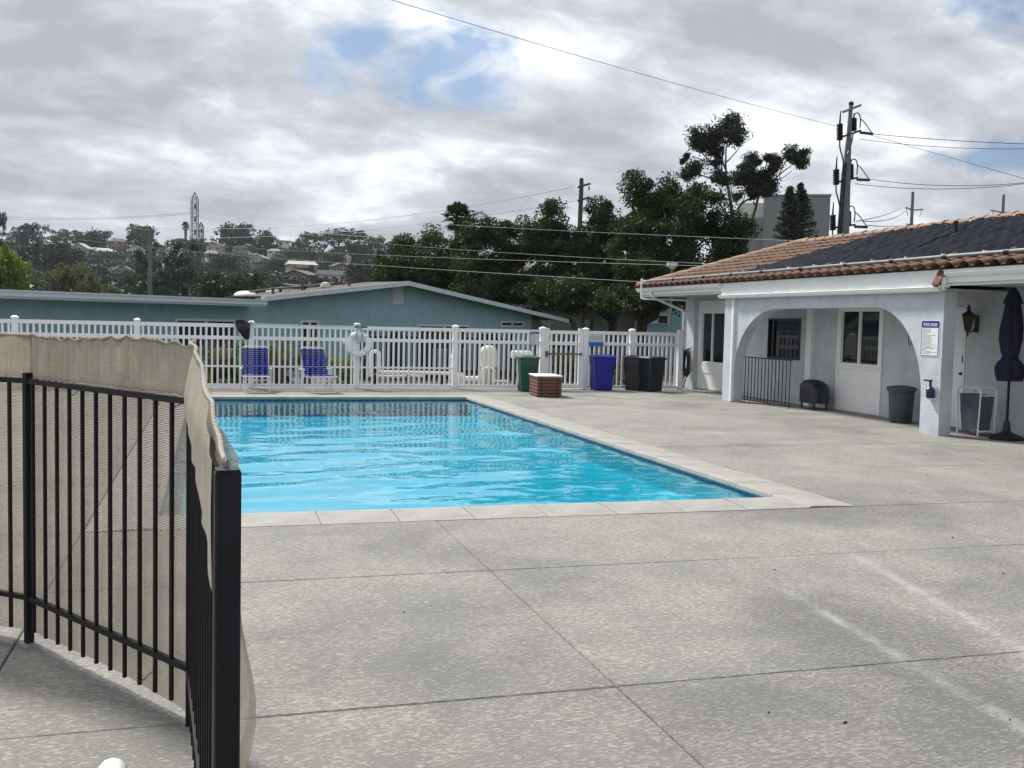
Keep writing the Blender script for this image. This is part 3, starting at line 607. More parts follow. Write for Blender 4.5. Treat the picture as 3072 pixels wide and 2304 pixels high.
# ------------------------------------------------------------------ loungers
def lounger(loc, rz, label):
    root = empty('strap_lounger', loc, rz, label, 'lounger', 'blue strap loungers by the pool')
    W = 0.30
    def B(mb, name, m, smooth=True, par=None): return mb.build(name, m, par or root, smooth, local=True)
    # local: the seat looks towards -y; seat front at y=-0.62, hinge at y=0
    seat = MB(); seat.tube(fillet([(-W, 0.05, 0.36), (-W, -0.62, 0.375), (W, -0.62, 0.375), (W, 0.05, 0.36)], 0.06), 0.014, 8); B(seat, 'seat_frame', 'white_metal')
    bt = (0, 0.34, 1.02)
    back = MB(); back.tube(fillet([(-0.265, 0.02, 0.37), (-0.265, bt[1], bt[2]), (0.265, bt[1], bt[2]), (0.265, 0.02, 0.37)], 0.07), 0.015, 8); B(back, 'back_frame', 'white_metal')
    # front U leg standing on the deck, rear legs and arms
    u = MB(); u.tube(fillet([(-0.285, -0.50, 0.36), (-0.285, -0.60, 0.016), (0.285, -0.60, 0.016), (0.285, -0.50, 0.36)], 0.07), 0.0145, 8); B(u, 'leg', 'white_metal')
    cb_ = MB(); cb_.tube(fillet([(-0.285, -0.56, 0.36), (-0.20, -0.56, 0.29), (0.20, -0.56, 0.29), (0.285, -0.56, 0.36)], 0.08), 0.011, 8); B(cb_, 'stretcher', 'white_metal')
    for s in (-1, 1):
        a = MB(); a.tube(fillet([(s*0.335, -0.06, 0.012), (s*0.335, -0.10, 0.50), (s*0.335, 0.24, 0.52), (s*0.335, 0.30, 0.012)], 0.06), 0.016, 8); B(a, 'arm', 'white_metal')
        a = MB(); a.box(s*0.335-0.026, s*0.335+0.026, -0.13, 0.22, 0.512, 0.535); B(a, 'armrest', 'white_metal', False)
        a = MB(); a.tube([(s*0.335, -0.09, 0.362), (s*W, -0.09, 0.362)], 0.010, 6); B(a, 'bracket', 'white_metal')
    # straps: flat bands wrapped round the tubes
    dv = Vector((0, bt[1]-0.02, bt[2]-0.37)); L = dv.length; dn = dv.normalized(); nn = Vector((0, -dn.z, dn.y))
    ns = 13
    for k in range(ns):
        t = 0.035+0.90*(k+0.5)/ns; c = Vector((0, 0.02, 0.37))+dv*t; hw = 0.0195
        ms = 'strap_teal' if k in (ns-2, ns-3) else 'strap_blue'
        p = MB(); th = 0.018
        for z_ in (1,):
            pr = [c+dn*hw+nn*th, c-dn*hw+nn*th, c-dn*hw-nn*th, c+dn*hw-nn*th]
        x0 = 0.287; sg = 0.0
        vsn = []
        for x in (-x0, -0.15, 0, 0.15, x0):
            sag = -0.012*(1-(x/x0)**2)
            for o1, o2 in ((hw, th+0.0), (-hw, th+0.0), (-hw, th-0.004), (hw, th-0.004)):
                v_ = c+dn*o1+nn*(o2+sag); vsn.append((x, v_.y, v_.z))
        fs = []
        for i in range(4):
            for j in range(4): fs.append((i*4+j, i*4+(j+1) % 4, (i+1)*4+(j+1) % 4, (i+1)*4+j))
        fs += [(0,1,2,3), (19,18,17,16)]
        p.add(vsn, fs)
        B(p, 'strap', ms)
    for k in range(11):
        y = 0.0-0.60*(k+0.5)/11; p = MB(); zc = 0.375+0.014
        p.add([(x, y+o1, zc+o2-0.014*(1-(x/0.315)**2)) for x in (-0.315, -0.16, 0, 0.16, 0.315) for o1, o2 in ((0.021, 0.004), (-0.021, 0.004), (-0.021, 0), (0.021, 0))],
              [(i*4+j, i*4+(j+1) % 4, (i+1)*4+(j+1) % 4, (i+1)*4+j) for i in range(4) for j in range(4)]+[(0,1,2,3), (19,18,17,16)])
        B(p, 'strap', 'strap_blue')
    return root
lounger((0.975, 24.02, 0), R(0), 'blue strap lounger facing the pool below the skimmer net')
lounger((2.335, 23.92, 0), R(13), 'blue strap lounger turned slightly, next to the life ring')

# ------------------------------------------------------------------ skimmer net, life ring and signs on the fence
sk = empty('skimmer_net', (0.9, 24.98, 1.19), label='dark leaf skimmer net on a long pole hooked along the fence top', cat='skimmer net')
MB().tube([(0.90, 24.975, 1.535), (3.62, 24.955, 1.515)], 0.014, 8).build('pole', 'aluminium', sk, True)
MB().tube([(3.35, 24.9565, 1.517), (3.66, 24.955, 1.515)], 0.019, 8).build('grip', 'rubber', sk, True)
hoop = [(0.87, 24.95, 1.535), (0.80, 24.93, 1.575), (0.70, 24.91, 1.635), (0.555, 24.90, 1.625), (0.53, 24.88, 1.53), (0.575, 24.86, 1.42), (0.70, 24.87, 1.405), (0.82, 24.90, 1.44), (0.87, 24.94, 1.50)]
MB().tube(hoop, 0.011, 7, closed=True).build('hoop', 'maroon', sk, True)
bag = MB(); hc = Vector((0.70, 24.90, 1.52)); tip = Vector((0.80, 24.94, 1.20))
for k in range(6):
    t = k/5
    for h in hoop:
        p = Vector(h); s_ = 1-0.55*t**1.6; c = hc.lerp(tip, t); bag.v.append(tuple(c+(p-hc)*s_*(1-0.25*t)))
for k in range(5):
    for i in range(9): bag.f.append((k*9+i, k*9+(i+1) % 9, (k+1)*9+(i+1) % 9, (k+1)*9+i))
bag.f.append(tuple(45+i for i in range(9)))
def net_mat():
    m = bpy.data.materials.new('net_mesh'); m.use_nodes = True; t = m.node_tree; b = t.nodes['Principled BSDF']; b.inputs['Base Color'].default_value = (0.010, 0.010, 0.013, 1); b.inputs['Roughness'].default_value = 0.9
    g = t.nodes.new('ShaderNodeNewGeometry'); v = t.nodes.new('ShaderNodeTexVoronoi'); v.feature = 'DISTANCE_TO_EDGE'; v.inputs['Scale'].default_value = 90; t.links.new(g.outputs['Position'], v.inputs['Vector'])
    t.links.new(math_node(t, 'MULTIPLY_ADD', math_node(t, 'LESS_THAN', v.outputs['Distance'], 0.22), 0.4, 0.6), b.inputs['Alpha']); return m
M['net_mesh'] = net_mat()
bag.build('net_bag', 'net_mesh', sk, True)
for x in (0.90, 3.43):
    MB().tube([(x-0.03, 25.03, 1.54), (x-0.035, 24.965, 1.52), (x, 24.945, 1.505), (x+0.035, 24.965, 1.52), (x+0.03, 25.02, 1.545), (x, 25.02, 1.63), (x-0.03, 25.03, 1.54)], 0.006, 6).build('hook', 'rubber', sk, True)
lr = empty('life_ring', (3.44, 24.95, 0.75), label='white life ring with rope hanging on a fence post', cat='life ring')
ring = MB(); Rr, rr = 0.240, 0.074; nu, nv = 40, 14
for i in range(nu):
    t = 2*math.pi*i/nu
    for j in range(nv):
        a = 2*math.pi*j/nv; r = Rr+rr*math.cos(a); ring.v.append((3.45+r*math.cos(t), 24.945+0.062*math.sin(a), 1.095+r*math.sin(t)))
for i in range(nu):
    for j in range(nv): ring.f.append((i*nv+j, i*nv+(j+1) % nv, ((i+1) % nu)*nv+(j+1) % nv, ((i+1) % nu)*nv+j))
ring.build('ring', 'white_vinyl', lr, True)
gl_ = []
for k in range(48):
    t = 2*math.pi*k/48; r = 0.325+0.045*abs(math.sin(2*t+0.8)); gl_.append((3.45+r*math.cos(t), 24.90, 1.095+r*math.sin(t)))
MB().tube(gl_, 0.006, 5, closed=True).build('grab_line', 'rope', lr, True)
for k in range(4):
    t = math.pi/4+k*math.pi/2; c = []
    for j in range(13):
        a = 2*math.pi*j/12; r = Rr+(rr+0.004)*math.cos(a); c.append((3.45+r*math.cos(t), 24.945+0.066*math.sin(a), 1.095+r*math.sin(t)))
    MB().tube(c, 0.012, 6, cap=False).build('band', 'rope', lr, True)
cr = []
for k in range(140):
    t = k/139*2*math.pi*5; cr.append((3.455+0.075*math.sin(t)+0.012*math.sin(k*0.7), 24.85+0.006*math.sin(k*1.1), 1.31+0.185*math.cos(t)+0.015*math.sin(k*0.37)))
MB().tube(cr, 0.0065, 5).build('rope_coil', 'rope_blue', lr, True)
tl = [(3.46, 24.85, 1.15), (3.43, 24.855, 0.95), (3.47, 24.87, 0.75), (3.40, 24.86, 0.60), (3.34, 24.86, 0.45), (3.42, 24.86, 0.37), (3.50, 24.87, 0.47), (3.475, 24.88, 0.70)]
MB().tube(fillet(tl, 0.08, 3), 0.0055, 5).build('rope_tail', 'rope', lr, True)

FACE_Y = Matrix(((1,0,0,0), (0,0,-1,0), (0,1,0,0), (0,0,0,1)))       # lettering that faces -Y
def board_round(mb, w_, h_, r, d0, d1):
    pr = arc(w_/2-r, h_/2-r, r, 0, 90, 4)+arc(-w_/2+r, h_/2-r, r, 90, 180, 4)+arc(-w_/2+r, -h_/2+r, r, 180, 270, 4)+arc(w_/2-r, -h_/2+r, r, 270, 360, 4)
    return mb.prism(pr, 'z', d0, d1)
def rules_sign(root, w_, h_, mtx, seed, lines, head='POOL RULES'):
    rr_ = random.Random(seed)
    def put(mb, name, m):
        o = mb.build(name, m, root, local=True); o.matrix_local = mtx; return o
    put(board_round(MB(), w_, h_, w_*0.07, 0, 0.004), 'plate', 'sign_white')
    put(board_round(MB(), w_*0.94, h_*0.965, w_*0.06, 0.004, 0.0055), 'border', 'sign_navy')
    hh = h_*0.17
    bw, bh = w_*0.86, h_*0.925
    b = MB(); b.box(-bw/2, bw/2, -bh/2, bh/2-hh, 0.0055, 0.0065); put(b, 'panel', 'sign_white')
    text(head, hh*0.72, 'sign_white', root, mtx @ Matrix.Translation((0, h_/2-h_*0.0375-hh*0.5, 0.0062)), bold=0.0025*w_, sx=bw*0.88/(hh*0.72*5.9))
    b = MB(); y = bh/2-hh-0.03*h_; step = (bh-hh-0.05*h_)/lines
    for k in range(lines):
        x = -bw/2+0.03*w_; xe = x+bw*rr_.choice((0.55, 0.62, 0.7, 0.5, 0.8, 0.92, 0.25))
        while x < xe:
            ww = rr_.uniform(0.02, 0.07)*w_; b.box(x, min(x+ww, xe+0.01*w_), y-step*0.34, y+step*0.02, 0.0065, 0.0071); x += ww+0.012*w_
        y -= step
    put(b, 'printed_lines', 'sign_text')
s1 = empty('rules_sign', (8.0, 25.05, 1.16), label='small pool rules sign fixed to the fence beside the gate', cat='sign')
rules_sign(s1, 0.25, 0.35, Matrix.Translation((0.0, -0.0, 0.16)) @ FACE_Y, 3, 12)
s2 = empty('wave_sign', (9.70, 25.05, 1.14), label='white notice with a blue wave edge on the fence above the blue bin', cat='sign')
b = MB(); b.box(-0.21, 0.21, -0.145, 0.145, 0, 0.004); o = b.build('plate', 'sign_white', s2, local=True); o.matrix_local = Matrix.Translation((0, 0, 0.145)) @ FACE_Y
wv = [(-0.21, -0.145), (0.21, -0.145)]+[(0.21-0.42*k/32, -0.03+0.016*math.sin(k/32*2*math.pi*5.5)) for k in range(33)]
o = MB().prism(wv, 'z', 0.004, 0.0055).build('wave', 'sign_wave', s2, local=True); o.matrix_local = Matrix.Translation((0, 0, 0.145)) @ FACE_Y
b = MB(); r5 = random.Random(5)
for k in range(6):
    x = -0.19
    while x < 0.17:
        ww = r5.uniform(0.012, 0.04); b.box(x, x+ww, 0.115-k*0.022, 0.125-k*0.022, 0.004, 0.0048); x += ww+0.01
for k in range(5): b.box(-0.16+k*0.07, -0.12+k*0.07, -0.10, -0.085, 0.0055, 0.006)
o = b.build('printed_lines', 'sign_text', s2, local=True); o.matrix_local = Matrix.Translation((0, 0, 0.145)) @ FACE_Y

# ------------------------------------------------------------------ wheeled bins, storage box
def cart(loc, rz, m, w_, dp, h_, label):
    root = empty('wheeled_bin', loc, rz, label, 'bin', 'wheeled bins along the fence')
    def B(mb, name, mm=m, smooth=False): return mb.build(name, mm, root, smooth, local=True)
    b = MB(); k = 0.80; zt = h_*0.90
    def rect(w2, d2, z, c=0.03, sh=0): return [(-w2+c,-d2+sh,z), (w2-c,-d2+sh,z), (w2,-d2+c+sh,z), (w2,d2-c+sh,z), (w2-c,d2+sh,z), (-w2+c,d2+sh,z), (-w2,d2-c+sh,z), (-w2,-d2+c+sh,z)]
    secs = [rect(w_/2*k, dp/2*0.72, 0.02, sh=-0.03), rect(w_/2*0.90, dp/2*0.86, zt*0.55), rect(w_/2*0.955, dp/2*0.95, zt*0.78), rect(w_/2*0.99, dp/2*1.0, zt*0.79), rect(w_/2, dp/2*1.02, zt), rect(w_/2+0.018, dp/2*1.02+0.018, zt), rect(w_/2+0.018, dp/2*1.02+0.018, zt+0.025)]
    for s_ in secs: b.v += s_
    for i in range(len(secs)-1):
        for j in range(8): b.f.append((i*8+j, i*8+(j+1) % 8, (i+1)*8+(j+1) % 8, (i+1)*8+j))
    b.f.append(tuple(reversed(range(8)))); b.f.append(tuple(48+j for j in range(8))); B(b, 'body')
    l = MB(); zl = zt+0.026
    ls = [rect(w_/2+0.03, dp/2+0.035, zl), rect(w_/2+0.03, dp/2+0.035, zl+0.02), rect(w_/2-0.03, dp/2-0.03, zl+0.055), rect(w_/2-0.10, dp/2-0.10, zl+0.065)]
    for s_ in ls: l.v += s_
    for i in range(3):
        for j in range(8): l.f.append((i*8+j, i*8+(j+1) % 8, (i+1)*8+(j+1) % 8, (i+1)*8+j))
    l.f.append(tuple(reversed(range(8)))); l.f.append(tuple(24+j for j in range(8))); B(l, 'lid')
    MB_ = MB(); MB_.tube(fillet([(-w_/2+0.05, dp/2, zt+0.01), (-w_/2+0.05, dp/2+0.09, zt+0.03), (w_/2-0.05, dp/2+0.09, zt+0.03), (w_/2-0.05, dp/2, zt+0.01)], 0.03), 0.013, 7); B(MB_, 'handle', m, True)
    for s in (-1, 1):
        q_ = MB(); prof = [(0.0, -0.022), (0.055, -0.022), (0.10, -0.018), (0.105, 0), (0.10, 0.018), (0.055, 0.022), (0.0, 0.022)]; q_.lathe(prof, 18)
        q_.xform(Matrix.Translation((s*(w_/2*0.80), dp/2*0.78, 0.105)) @ Matrix.Rotation(R(90), 4, 'Y')); B(q_, 'wheel', 'rubber', True)
    f = MB(); f.box(-0.09, 0.09, -dp/2*0.86-0.018, -dp/2*0.80, h_*0.45, h_*0.58); B(f, 'front_panel')
    return root
gb = cart((7.60, 24.28, 0), R(-8), 'bin_green', 0.47, 0.52, 0.90, 'green wheeled bin behind the brown storage box')
b = MB(); r5 = random.Random(9); x = -0.09
while x < 0.09: ww = r5.uniform(0.008, 0.02); b.box(x, x+ww, -0.2575, -0.245, 0.655, 0.685); x += ww+0.005
b.build('printed_mark', 'sign_white', gb, local=True)
cart((9.80, 24.80, 0), R(-6), 'bin_blue', 0.55, 0.56, 0.93, 'bright blue wheeled bin under the wave sign')
cart((10.72, 24.84, 0), R(-30), 'bin_black', 0.50, 0.52, 0.92, 'black wheeled bin half hidden, next to the blue bin')
cart((11.02, 24.42, 0), R(14), 'bin_black', 0.53, 0.54, 0.92, 'black wheeled bin nearest the coiled hose')

bx = empty('storage_box', (7.57, 22.78, 0), R(-6), 'brown slatted storage box with a white lid on the deck', 'storage box')
def bxb(mb, name, m): return mb.build(name, m, bx, local=True)
hw, hd, hh = 0.285, 0.465, 0.47
bxb(MB().box(-hw+0.014, hw-0.014, -hd+0.014, hd-0.014, 0.004, hh), 'carcass', 'wood_dark')
rows = 6
for r_ in range(rows):
    z0, z1 = 0.012+(hh-0.012)*r_/rows, (hh)*(r_+1)/rows-0.004+0.0
    for s in (-1, 1):
        for (a, b_) in ((-hw-0.004, hw+0.004),):
            q_ = MB(); y = s*hd; t = 0.016
            q_.prism([(y-s*t, z0), (y+s*0.004, z0), (y+s*0.012, z0+0.02), (y, z1), (y-s*t, z1)], 'x', a+0.001*r_, b_-0.001*r_); bxb(q_, 'board', 'box_brown')
        for (a, b_) in ((-hd+0.018, -0.16), (-0.152, 0.155), (0.163, hd-0.018)):
            q_ = MB(); x = s*hw; t = 0.016
            q_.prism([(x-s*t, z0), (x+s*0.004, z0), (x+s*0.011, z0+0.02), (x, z1), (x-s*t, z1)], 'y', a, b_); bxb(q_, 'board', 'box_brown')
for sx_ in (-0.19, 0.19):
    bxb(MB().box(sx_-0.008, sx_+0.008, -hd-0.016, -hd-0.005, 0.02, hh), 'batten', 'wood_dark')
bxb(MB().bbox(-hw-0.022, hw+0.022, -hd-0.022, hd+0.022, hh+0.001, hh+0.034, 0.012), 'lid', 'lid_white')

# ------------------------------------------------------------------ clubhouse
ch = empty('clubhouse', (12.85, 20.0, 0), label='pale stucco clubhouse with an arched porch and red tile roof', cat='clubhouse')
WX = 12.85
holes = [(23.85, 25.23, 0.71, 2.14), (20.35, 21.75, 1.00, 1.95), (17.45, 18.82, 0.96, 2.17), (15.05, 15.95, 0.0, 2.17)]
mb = holed_wall(MB(), 8.0, 25.96, 0.0, 2.72, holes, lambda u, z, k: (WX+0.2*k, u, z))
mb.box(12.695, 12.849, 25.38, 25.955, 0, 2.58); mb.box(WX+0.201, 17.0, 25.76, 25.955, 0, 2.72); mb.box(16.8, 17.0, 8.0, 25.759, 0, 2.72); mb.box(WX+0.201, 16.79, 8.0, 8.2, 0, 2.72)
mb.build('wall', 'stucco_grey', ch)
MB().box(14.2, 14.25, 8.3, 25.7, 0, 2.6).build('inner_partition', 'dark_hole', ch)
# arched porch wall
AX0, AX1, AY0, AY1 = 11.52, 11.76, 14.04, 21.39
def Yp(s): return AY1-s
arch_pts = [(0.45, 0.0), (0.45, 0.72)]
for k in range(15):
    t = R(90*k/14); arch_pts.append((2.22-1.77*math.cos(t), 0.72+1.415*math.sin(t)))
for k in range(15):
    t = R(90-90*k/14); arch_pts.append((5.52+1.36*math.cos(t), 0.60+1.535*math.sin(t)))
arch_pts += [(6.88, 0.0)]
# wall above and beside the opening built as strips so every face stays flat
aw = MB(); top = 2.40
full = [(0.0, 0.0)] ; pts = arch_pts
def strip(s0, z0, s1, z1):
    aw.add([(AX0, Yp(s0), z0), (AX0, Yp(s1), z1), (AX0, Yp(s1), top), (AX0, Yp(s0), top), (AX1, Yp(s0), z0), (AX1, Yp(s1), z1), (AX1, Yp(s1), top), (AX1, Yp(s0), top)],
           [(0,1,2,3), (7,6,5,4), (0,4,5,1), (3,2,6,7)])
prev = pts[1]
for p in pts[2:-1]:
    if abs(p[0]-prev[0]) > 1e-6: strip(prev[0], prev[1], p[0], p[1])
    prev = p
aw.box(AX0, AX1, Yp(0.45), Yp(0.0), 0, top); aw.box(AX0, AX1, Yp(7.35), Yp(6.88), 0, top)
aw.build('arch_wall', 'stucco_grey', ch)
MB().box(11.475, 11.519, Yp(0.335), Yp(-0.005), 0, 2.38).build('pilaster', 'stucco_grey', ch)
# soffits
MB().box(11.44, 12.849, 14.0, 21.42, 2.401, 2.43).build('soffit', 'soffit', ch)
MB().box(11.44, 12.849, 21.43, 26.25, 2.52, 2.55).build('soffit', 'soffit', ch)
MB().box(11.44, 12.849, 8.0, 13.98, 2.49, 2.52).build('soffit', 'soffit', ch)
# fascias, mouldings and gutters
MB().box(11.43, 11.475, 13.96, 21.52, 2.40, 2.735).build('fascia', 'white_paint', ch)
MB().box(11.45, 11.49, 21.521, 26.22, 2.50, 2.70).build('fascia', 'white_paint', ch)
MB().box(11.45, 11.49, 8.0, 13.90, 2.47, 2.73).build('fascia', 'white_paint', ch)
mold = [(11.429, 2.375), (11.39, 2.385), (11.37, 2.42), (11.385, 2.432), (11.36, 2.452), (11.429, 2.466)]
MB().prism([(x, z) for x, z in mold], 'y', 14.02, 21.56).build('moulding', 'white_paint', ch)
gut = [(11.449, 2.62), (11.39, 2.635), (11.36, 2.68), (11.372, 2.70), (11.345, 2.735), (11.36, 2.742), (11.449, 2.738)]
MB().prism(gut, 'y', 21.525, 26.36).build('gutter', 'white_paint', ch)
MB().prism([(x, z-0.012) for x, z in gut], 'y', 8.0, 13.90).build('gutter', 'white_paint', ch)
b = MB(); b.prism([(11.34, 2.47), (11.50, 2.44), (11.50, 2.62), (11.34, 2.60)], 'y', 13.905, 13.955); b.build('corner_block', 'white_paint', ch)
# downspouts
MB().tube(fillet([(11.41, 25.45, 2.66), (11.41, 25.45, 2.50), (12.60, 25.97, 2.16), (12.66, 26.0, 2.10), (12.66, 26.0, 0.02)], 0.08, 4), 0.036, 8).build('downspout', 'white_paint', ch, True)
MB().box(11.462, 11.518, Yp(0.425), Yp(0.345), 0.01, 2.372).build('downspout', 'white_paint', ch)
# roof body
EX, EZ, EY, RX, RZ, RY = 11.36, 2.78, 26.30, 14.70, 3.95, 23.35
SL = (RZ-EZ)/(RX-EX)
def rz_at(x): return EZ+SL*(x-EX)
e0 = 0.045
rb = MB(); BX = 2*RX-EX
rb.add([(EX+0.12, EY-0.12, EZ-e0+0.12*SL), (EX+0.12, 7, EZ-e0+0.12*SL), (RX, 7, RZ-e0), (RX, RY, RZ-e0), (BX, EY-0.12, EZ-e0), (BX, 7, EZ-e0), (EX+0.12, EY-0.12, EZ-0.06), (EX+0.12, 7, EZ-0.06), (BX, EY-0.12, EZ-0.06), (BX, 7, EZ-0.06)],
       [(0,3,2,1), (0,4,3), (4,5,2,3), (1,2,5), (0,1,7,6), (6,7,9,8), (4,0,6,8), (5,4,8,9), (1,5,9,7)])
roof = rb.build('roof', 'terracotta_plain', ch)
# barrel tiles
TW, TL, EXP = 0.33, 0.43, 0.36
def tile_mesh():
    prof = []
    for k in range(8):
        t = math.pi*k/7; prof.append((-0.045-0.112*math.cos(t), 0.078*math.sin(t)))
    prof += [(0.10, -0.006), (0.155, -0.008), (0.168, 0.014)]
    th = 0.013; b = MB(); n = len(prof)
    for y, lift in ((0.0, 0.036), (TL, 0.004)):
        for x, z in prof: b.v.append((x, y, z+lift))
        for x, z in prof: b.v.append((x*0.97, y, z+lift-th))
    for i in range(n-1):
        b.f += [(i, i+1, 2*n+i+1, 2*n+i), (n+i, 3*n+i, 3*n+i+1, n+i+1), (i, n+i, n+i+1, i+1), (2*n+i, 2*n+i+1, 3*n+i+1, 3*n+i)]
    return b.mesh('roof_tile', 'terracotta', True)
TILE = tile_mesh(); th_ = math.atan(SL); LEN = math.hypot(RX-EX, RZ-EZ)
Rm = Matrix(((0, math.cos(th_), -math.sin(th_), 0), (-1, 0, 0, 0), (0, math.sin(th_), math.cos(th_), 0), (0, 0, 0, 1)))
tiles = []
def mat_left(x): return 21.2-(x-11.68)/(14.45-11.68)*1.75      # left edge of the black mats at slope position x
nrow = int((LEN-0.05)/EXP)
for r_ in range(nrow+1):
    s = -0.04+r_*EXP
    if s+0.1 > LEN: continue
    x = EX+s*math.cos(th_); z = EZ+s*math.sin(th_)-0.03
    ymax = EY-(x-EX)/(RX-EX)*(EY-RY)-0.10; k = 0
    while True:
        y = ymax-0.02-k*TW; k += 1
        if y < 8.6: break
        if x > 11.86 and x < 14.25 and y < mat_left(x)-0.35: continue
        tiles.append((x+rnd.uniform(-.006, .006), y+rnd.uniform(-.006, .006), z+rnd.uniform(-.003, .004)))
tiles.sort(key=lambda t: (t[0]-0)**2+t[1]**2 if True else 0)
vis = [t for t in tiles if t[1] > 11.3]
lo = Vector((12.85, 20.0, 0))
def tmat(t): return Matrix.Translation(Vector(t)-lo) @ Rm @ Matrix.Rotation(rnd.uniform(-0.015, 0.015), 4, 'Z')
# the 300 tiles that show largest are pieces of their own, the rest one part
near_t = vis[:300]; rest_t = [t for t in tiles if t not in set(near_t)]
for t in near_t: inst(TILE, 'roof_tile', roof, mtx=tmat(t))
rv = np.array([v.co[:] for v in TILE.vertices]); rf = [tuple(p.vertices) for p in TILE.polygons]
b = MB()
for t in rest_t:
    mm = tmat(t); o0 = len(b.v); b.v += [(mm @ Vector(v)).to_tuple() for v in rv]; b.f += [tuple(i+o0 for i in f) for f in rf]
o = b.build('remaining_roof_tiles', 'terracotta', roof, True, local=True); tag(o, kind='stuff')
# ridge and hip caps
def cap_tile(L):
    b = MB(); n = 7
    for y, rr_ in ((0, 0.15), (L, 0.125)):
        for th in (0, 0.016):
            for k in range(n): t = math.pi*(k/(n-1)); b.v.append(((rr_-th)*math.cos(t), y, (rr_-th)*0.8*math.sin(t)))
    for i in range(n-1): b.f += [(i, i+1, 2*n+i+1, 2*n+i), (n+i, 3*n+i, 3*n+i+1, n+i+1), (i, n+i, n+i+1, i+1), (2*n+i, 2*n+i+1, 3*n+i+1, 3*n+i)]
    return b.mesh('ridge_cap', 'mortar_tile', True)
CAPT = cap_tile(0.46)
y = RY+0.05
while y > 9.0:
    y -= 0.39; inst(CAPT, 'ridge_cap', roof, mtx=Matrix.Translation(Vector((RX, y, RZ-0.02+rnd.uniform(-.005, .008)))-lo))
h0, h1 = Vector((EX+0.02, EY-0.02, EZ+0.01)), Vector((RX, RY, RZ+0.0)); hl = (h1-h0).length; hd_ = (h1-h0).normalized()
rx_ = hd_.cross(Vector((0, 0, 1))).normalized(); upv = rx_.cross(hd_)
hm = Matrix(((rx_.x, hd_.x, upv.x, 0), (rx_.y, hd_.y, upv.y, 0), (rx_.z, hd_.z, upv.z, 0), (0, 0, 0, 1)))
k = 0
while k*0.39 < hl-0.2:
    inst(CAPT, 'hip_cap', roof, mtx=Matrix.Translation(h0+hd_*(k*0.39)-lo) @ hm); k += 1
# saddle tile hanging at the corner of the porch
b = MB(); nn_ = 9
for i in range(nn_):
    t = i/(nn_-1); x = 11.53-0.22*t; zt = 2.84-0.13*t-0.25*t*t
    wv_ = 0.085+0.02*math.cos(t*6)
    for y_, dz in ((13.99-wv_, 0.03), (13.99-wv_*0.4, -0.015), (13.99+wv_*0.4, -0.015), (13.99+wv_, 0.03)): b.v.append((x, y_, zt+dz))
for i in range(nn_-1):
    for j in range(3): b.f.append((i*4+j, i*4+j+1, (i+1)*4+j+1, (i+1)*4+j))
o = b.build('saddle_tile', 'terracotta_plain', roof, True, local=False) if False else None
b.v = [(p[0]-lo.x, p[1]-lo.y, p[2]-lo.z) for p in b.v]
o = b.build('saddle_tile', 'terracotta_plain', roof, True, local=True)
sm_ = o.modifiers.new('solid', 'SOLIDIFY'); sm_.thickness = 0.018
# black solar heating mats over the tiles
def mat_panel(y_hi0, y_hi1, y_lo):
    b = MB(); nx, ny = 44, 26
    for i in range(nx+1):
        x = 11.68+(14.42-11.68)*i/nx; yl = y_hi0+(y_hi1-y_hi0)*i/nx
        for j in range(ny+1):
            y = yl+(y_lo-yl)*j/ny
            s_ = (x-EX)/math.cos(th_); step = ((s_+0.04) % EXP)/EXP
            wav = 0.026*abs(math.sin(math.pi*(y/TW)))+0.034*(1-step)+0.012*math.sin(y*5.3+x*4)+0.010*math.sin(x*9.1-y*3.7)
            b.v.append((x-0.3*wav-lo.x, y-lo.y, rz_at(x)+0.045+wav-lo.z))
    for i in range(nx):
        for j in range(ny): a_ = i*(ny+1)+j; b.f.append((a_, a_+1, a_+ny+2, a_+ny+1))
    o = b.build('solar_mat', 'solar', roof, True, local=True); s_ = o.modifiers.new('solid', 'SOLIDIFY'); s_.thickness = 0.012; return o
mat_panel(21.2, 19.45, 18.60)
y = 18.585
while y > 9.6:
    mat_panel(y, y, y-1.18); y -= 1.195
hp0, hp1 = Vector((11.45, 25.85, rz_at(11.45)+0.115)), Vector((11.53, 9.0, rz_at(11.53)+0.125))
pipe = MB().tube([hp0-lo, hp1-lo], 0.030, 10).build('header_pipe', 'pipe_grey', roof, True, local=True)
for t in [0.10, 0.20, 0.28, 0.36, 0.45, 0.54, 0.62, 0.70, 0.78]:
    c = hp0.lerp(hp1, t)-lo; MB().tube([c+Vector((0, 0.05, 0)), c-Vector((0, 0.05, 0))], 0.038, 10).build('coupling', 'rubber', roof, True, local=True)
for k in range(12):
    y = 21.0-k*0.95; x = 11.70
    MB().box(x-0.02-lo.x, x+0.05-lo.x, y-0.02-lo.y, y+0.02-lo.y, rz_at(x)+0.08, rz_at(x)+0.125).build('clamp', 'white_paint', roof, local=True)
for k in range(8):
    y = 19.2-k*1.15; x = 14.40
    MB().box(x-0.02-lo.x, x+0.03-lo.x, y-0.03-lo.y, y+0.03-lo.y, rz_at(x)+0.075, rz_at(x)+0.11).build('clamp', 'white_paint', roof, local=True)
MB().lathe([(0.04, 0), (0.04, 0.22), (0.05, 0.22), (0.05, 0.25), (0.0, 0.25)], 12, (13.55-lo.x, 16.3-lo.y, rz_at(13.55)+0.03)).build('vent_pipe', 'rubber', roof, True, local=True)
MB().tube(fillet([hp0, hp0+Vector((-0.12, 0.02, 0.0)), (11.31, 25.88, 2.98), (11.31, 25.88, 2.47), (11.33, 25.80, 2.44), (12.66, 25.80, 2.44)], 0.05, 4), 0.030, 10).build('pvc_elbow', 'white_paint', ch, True)

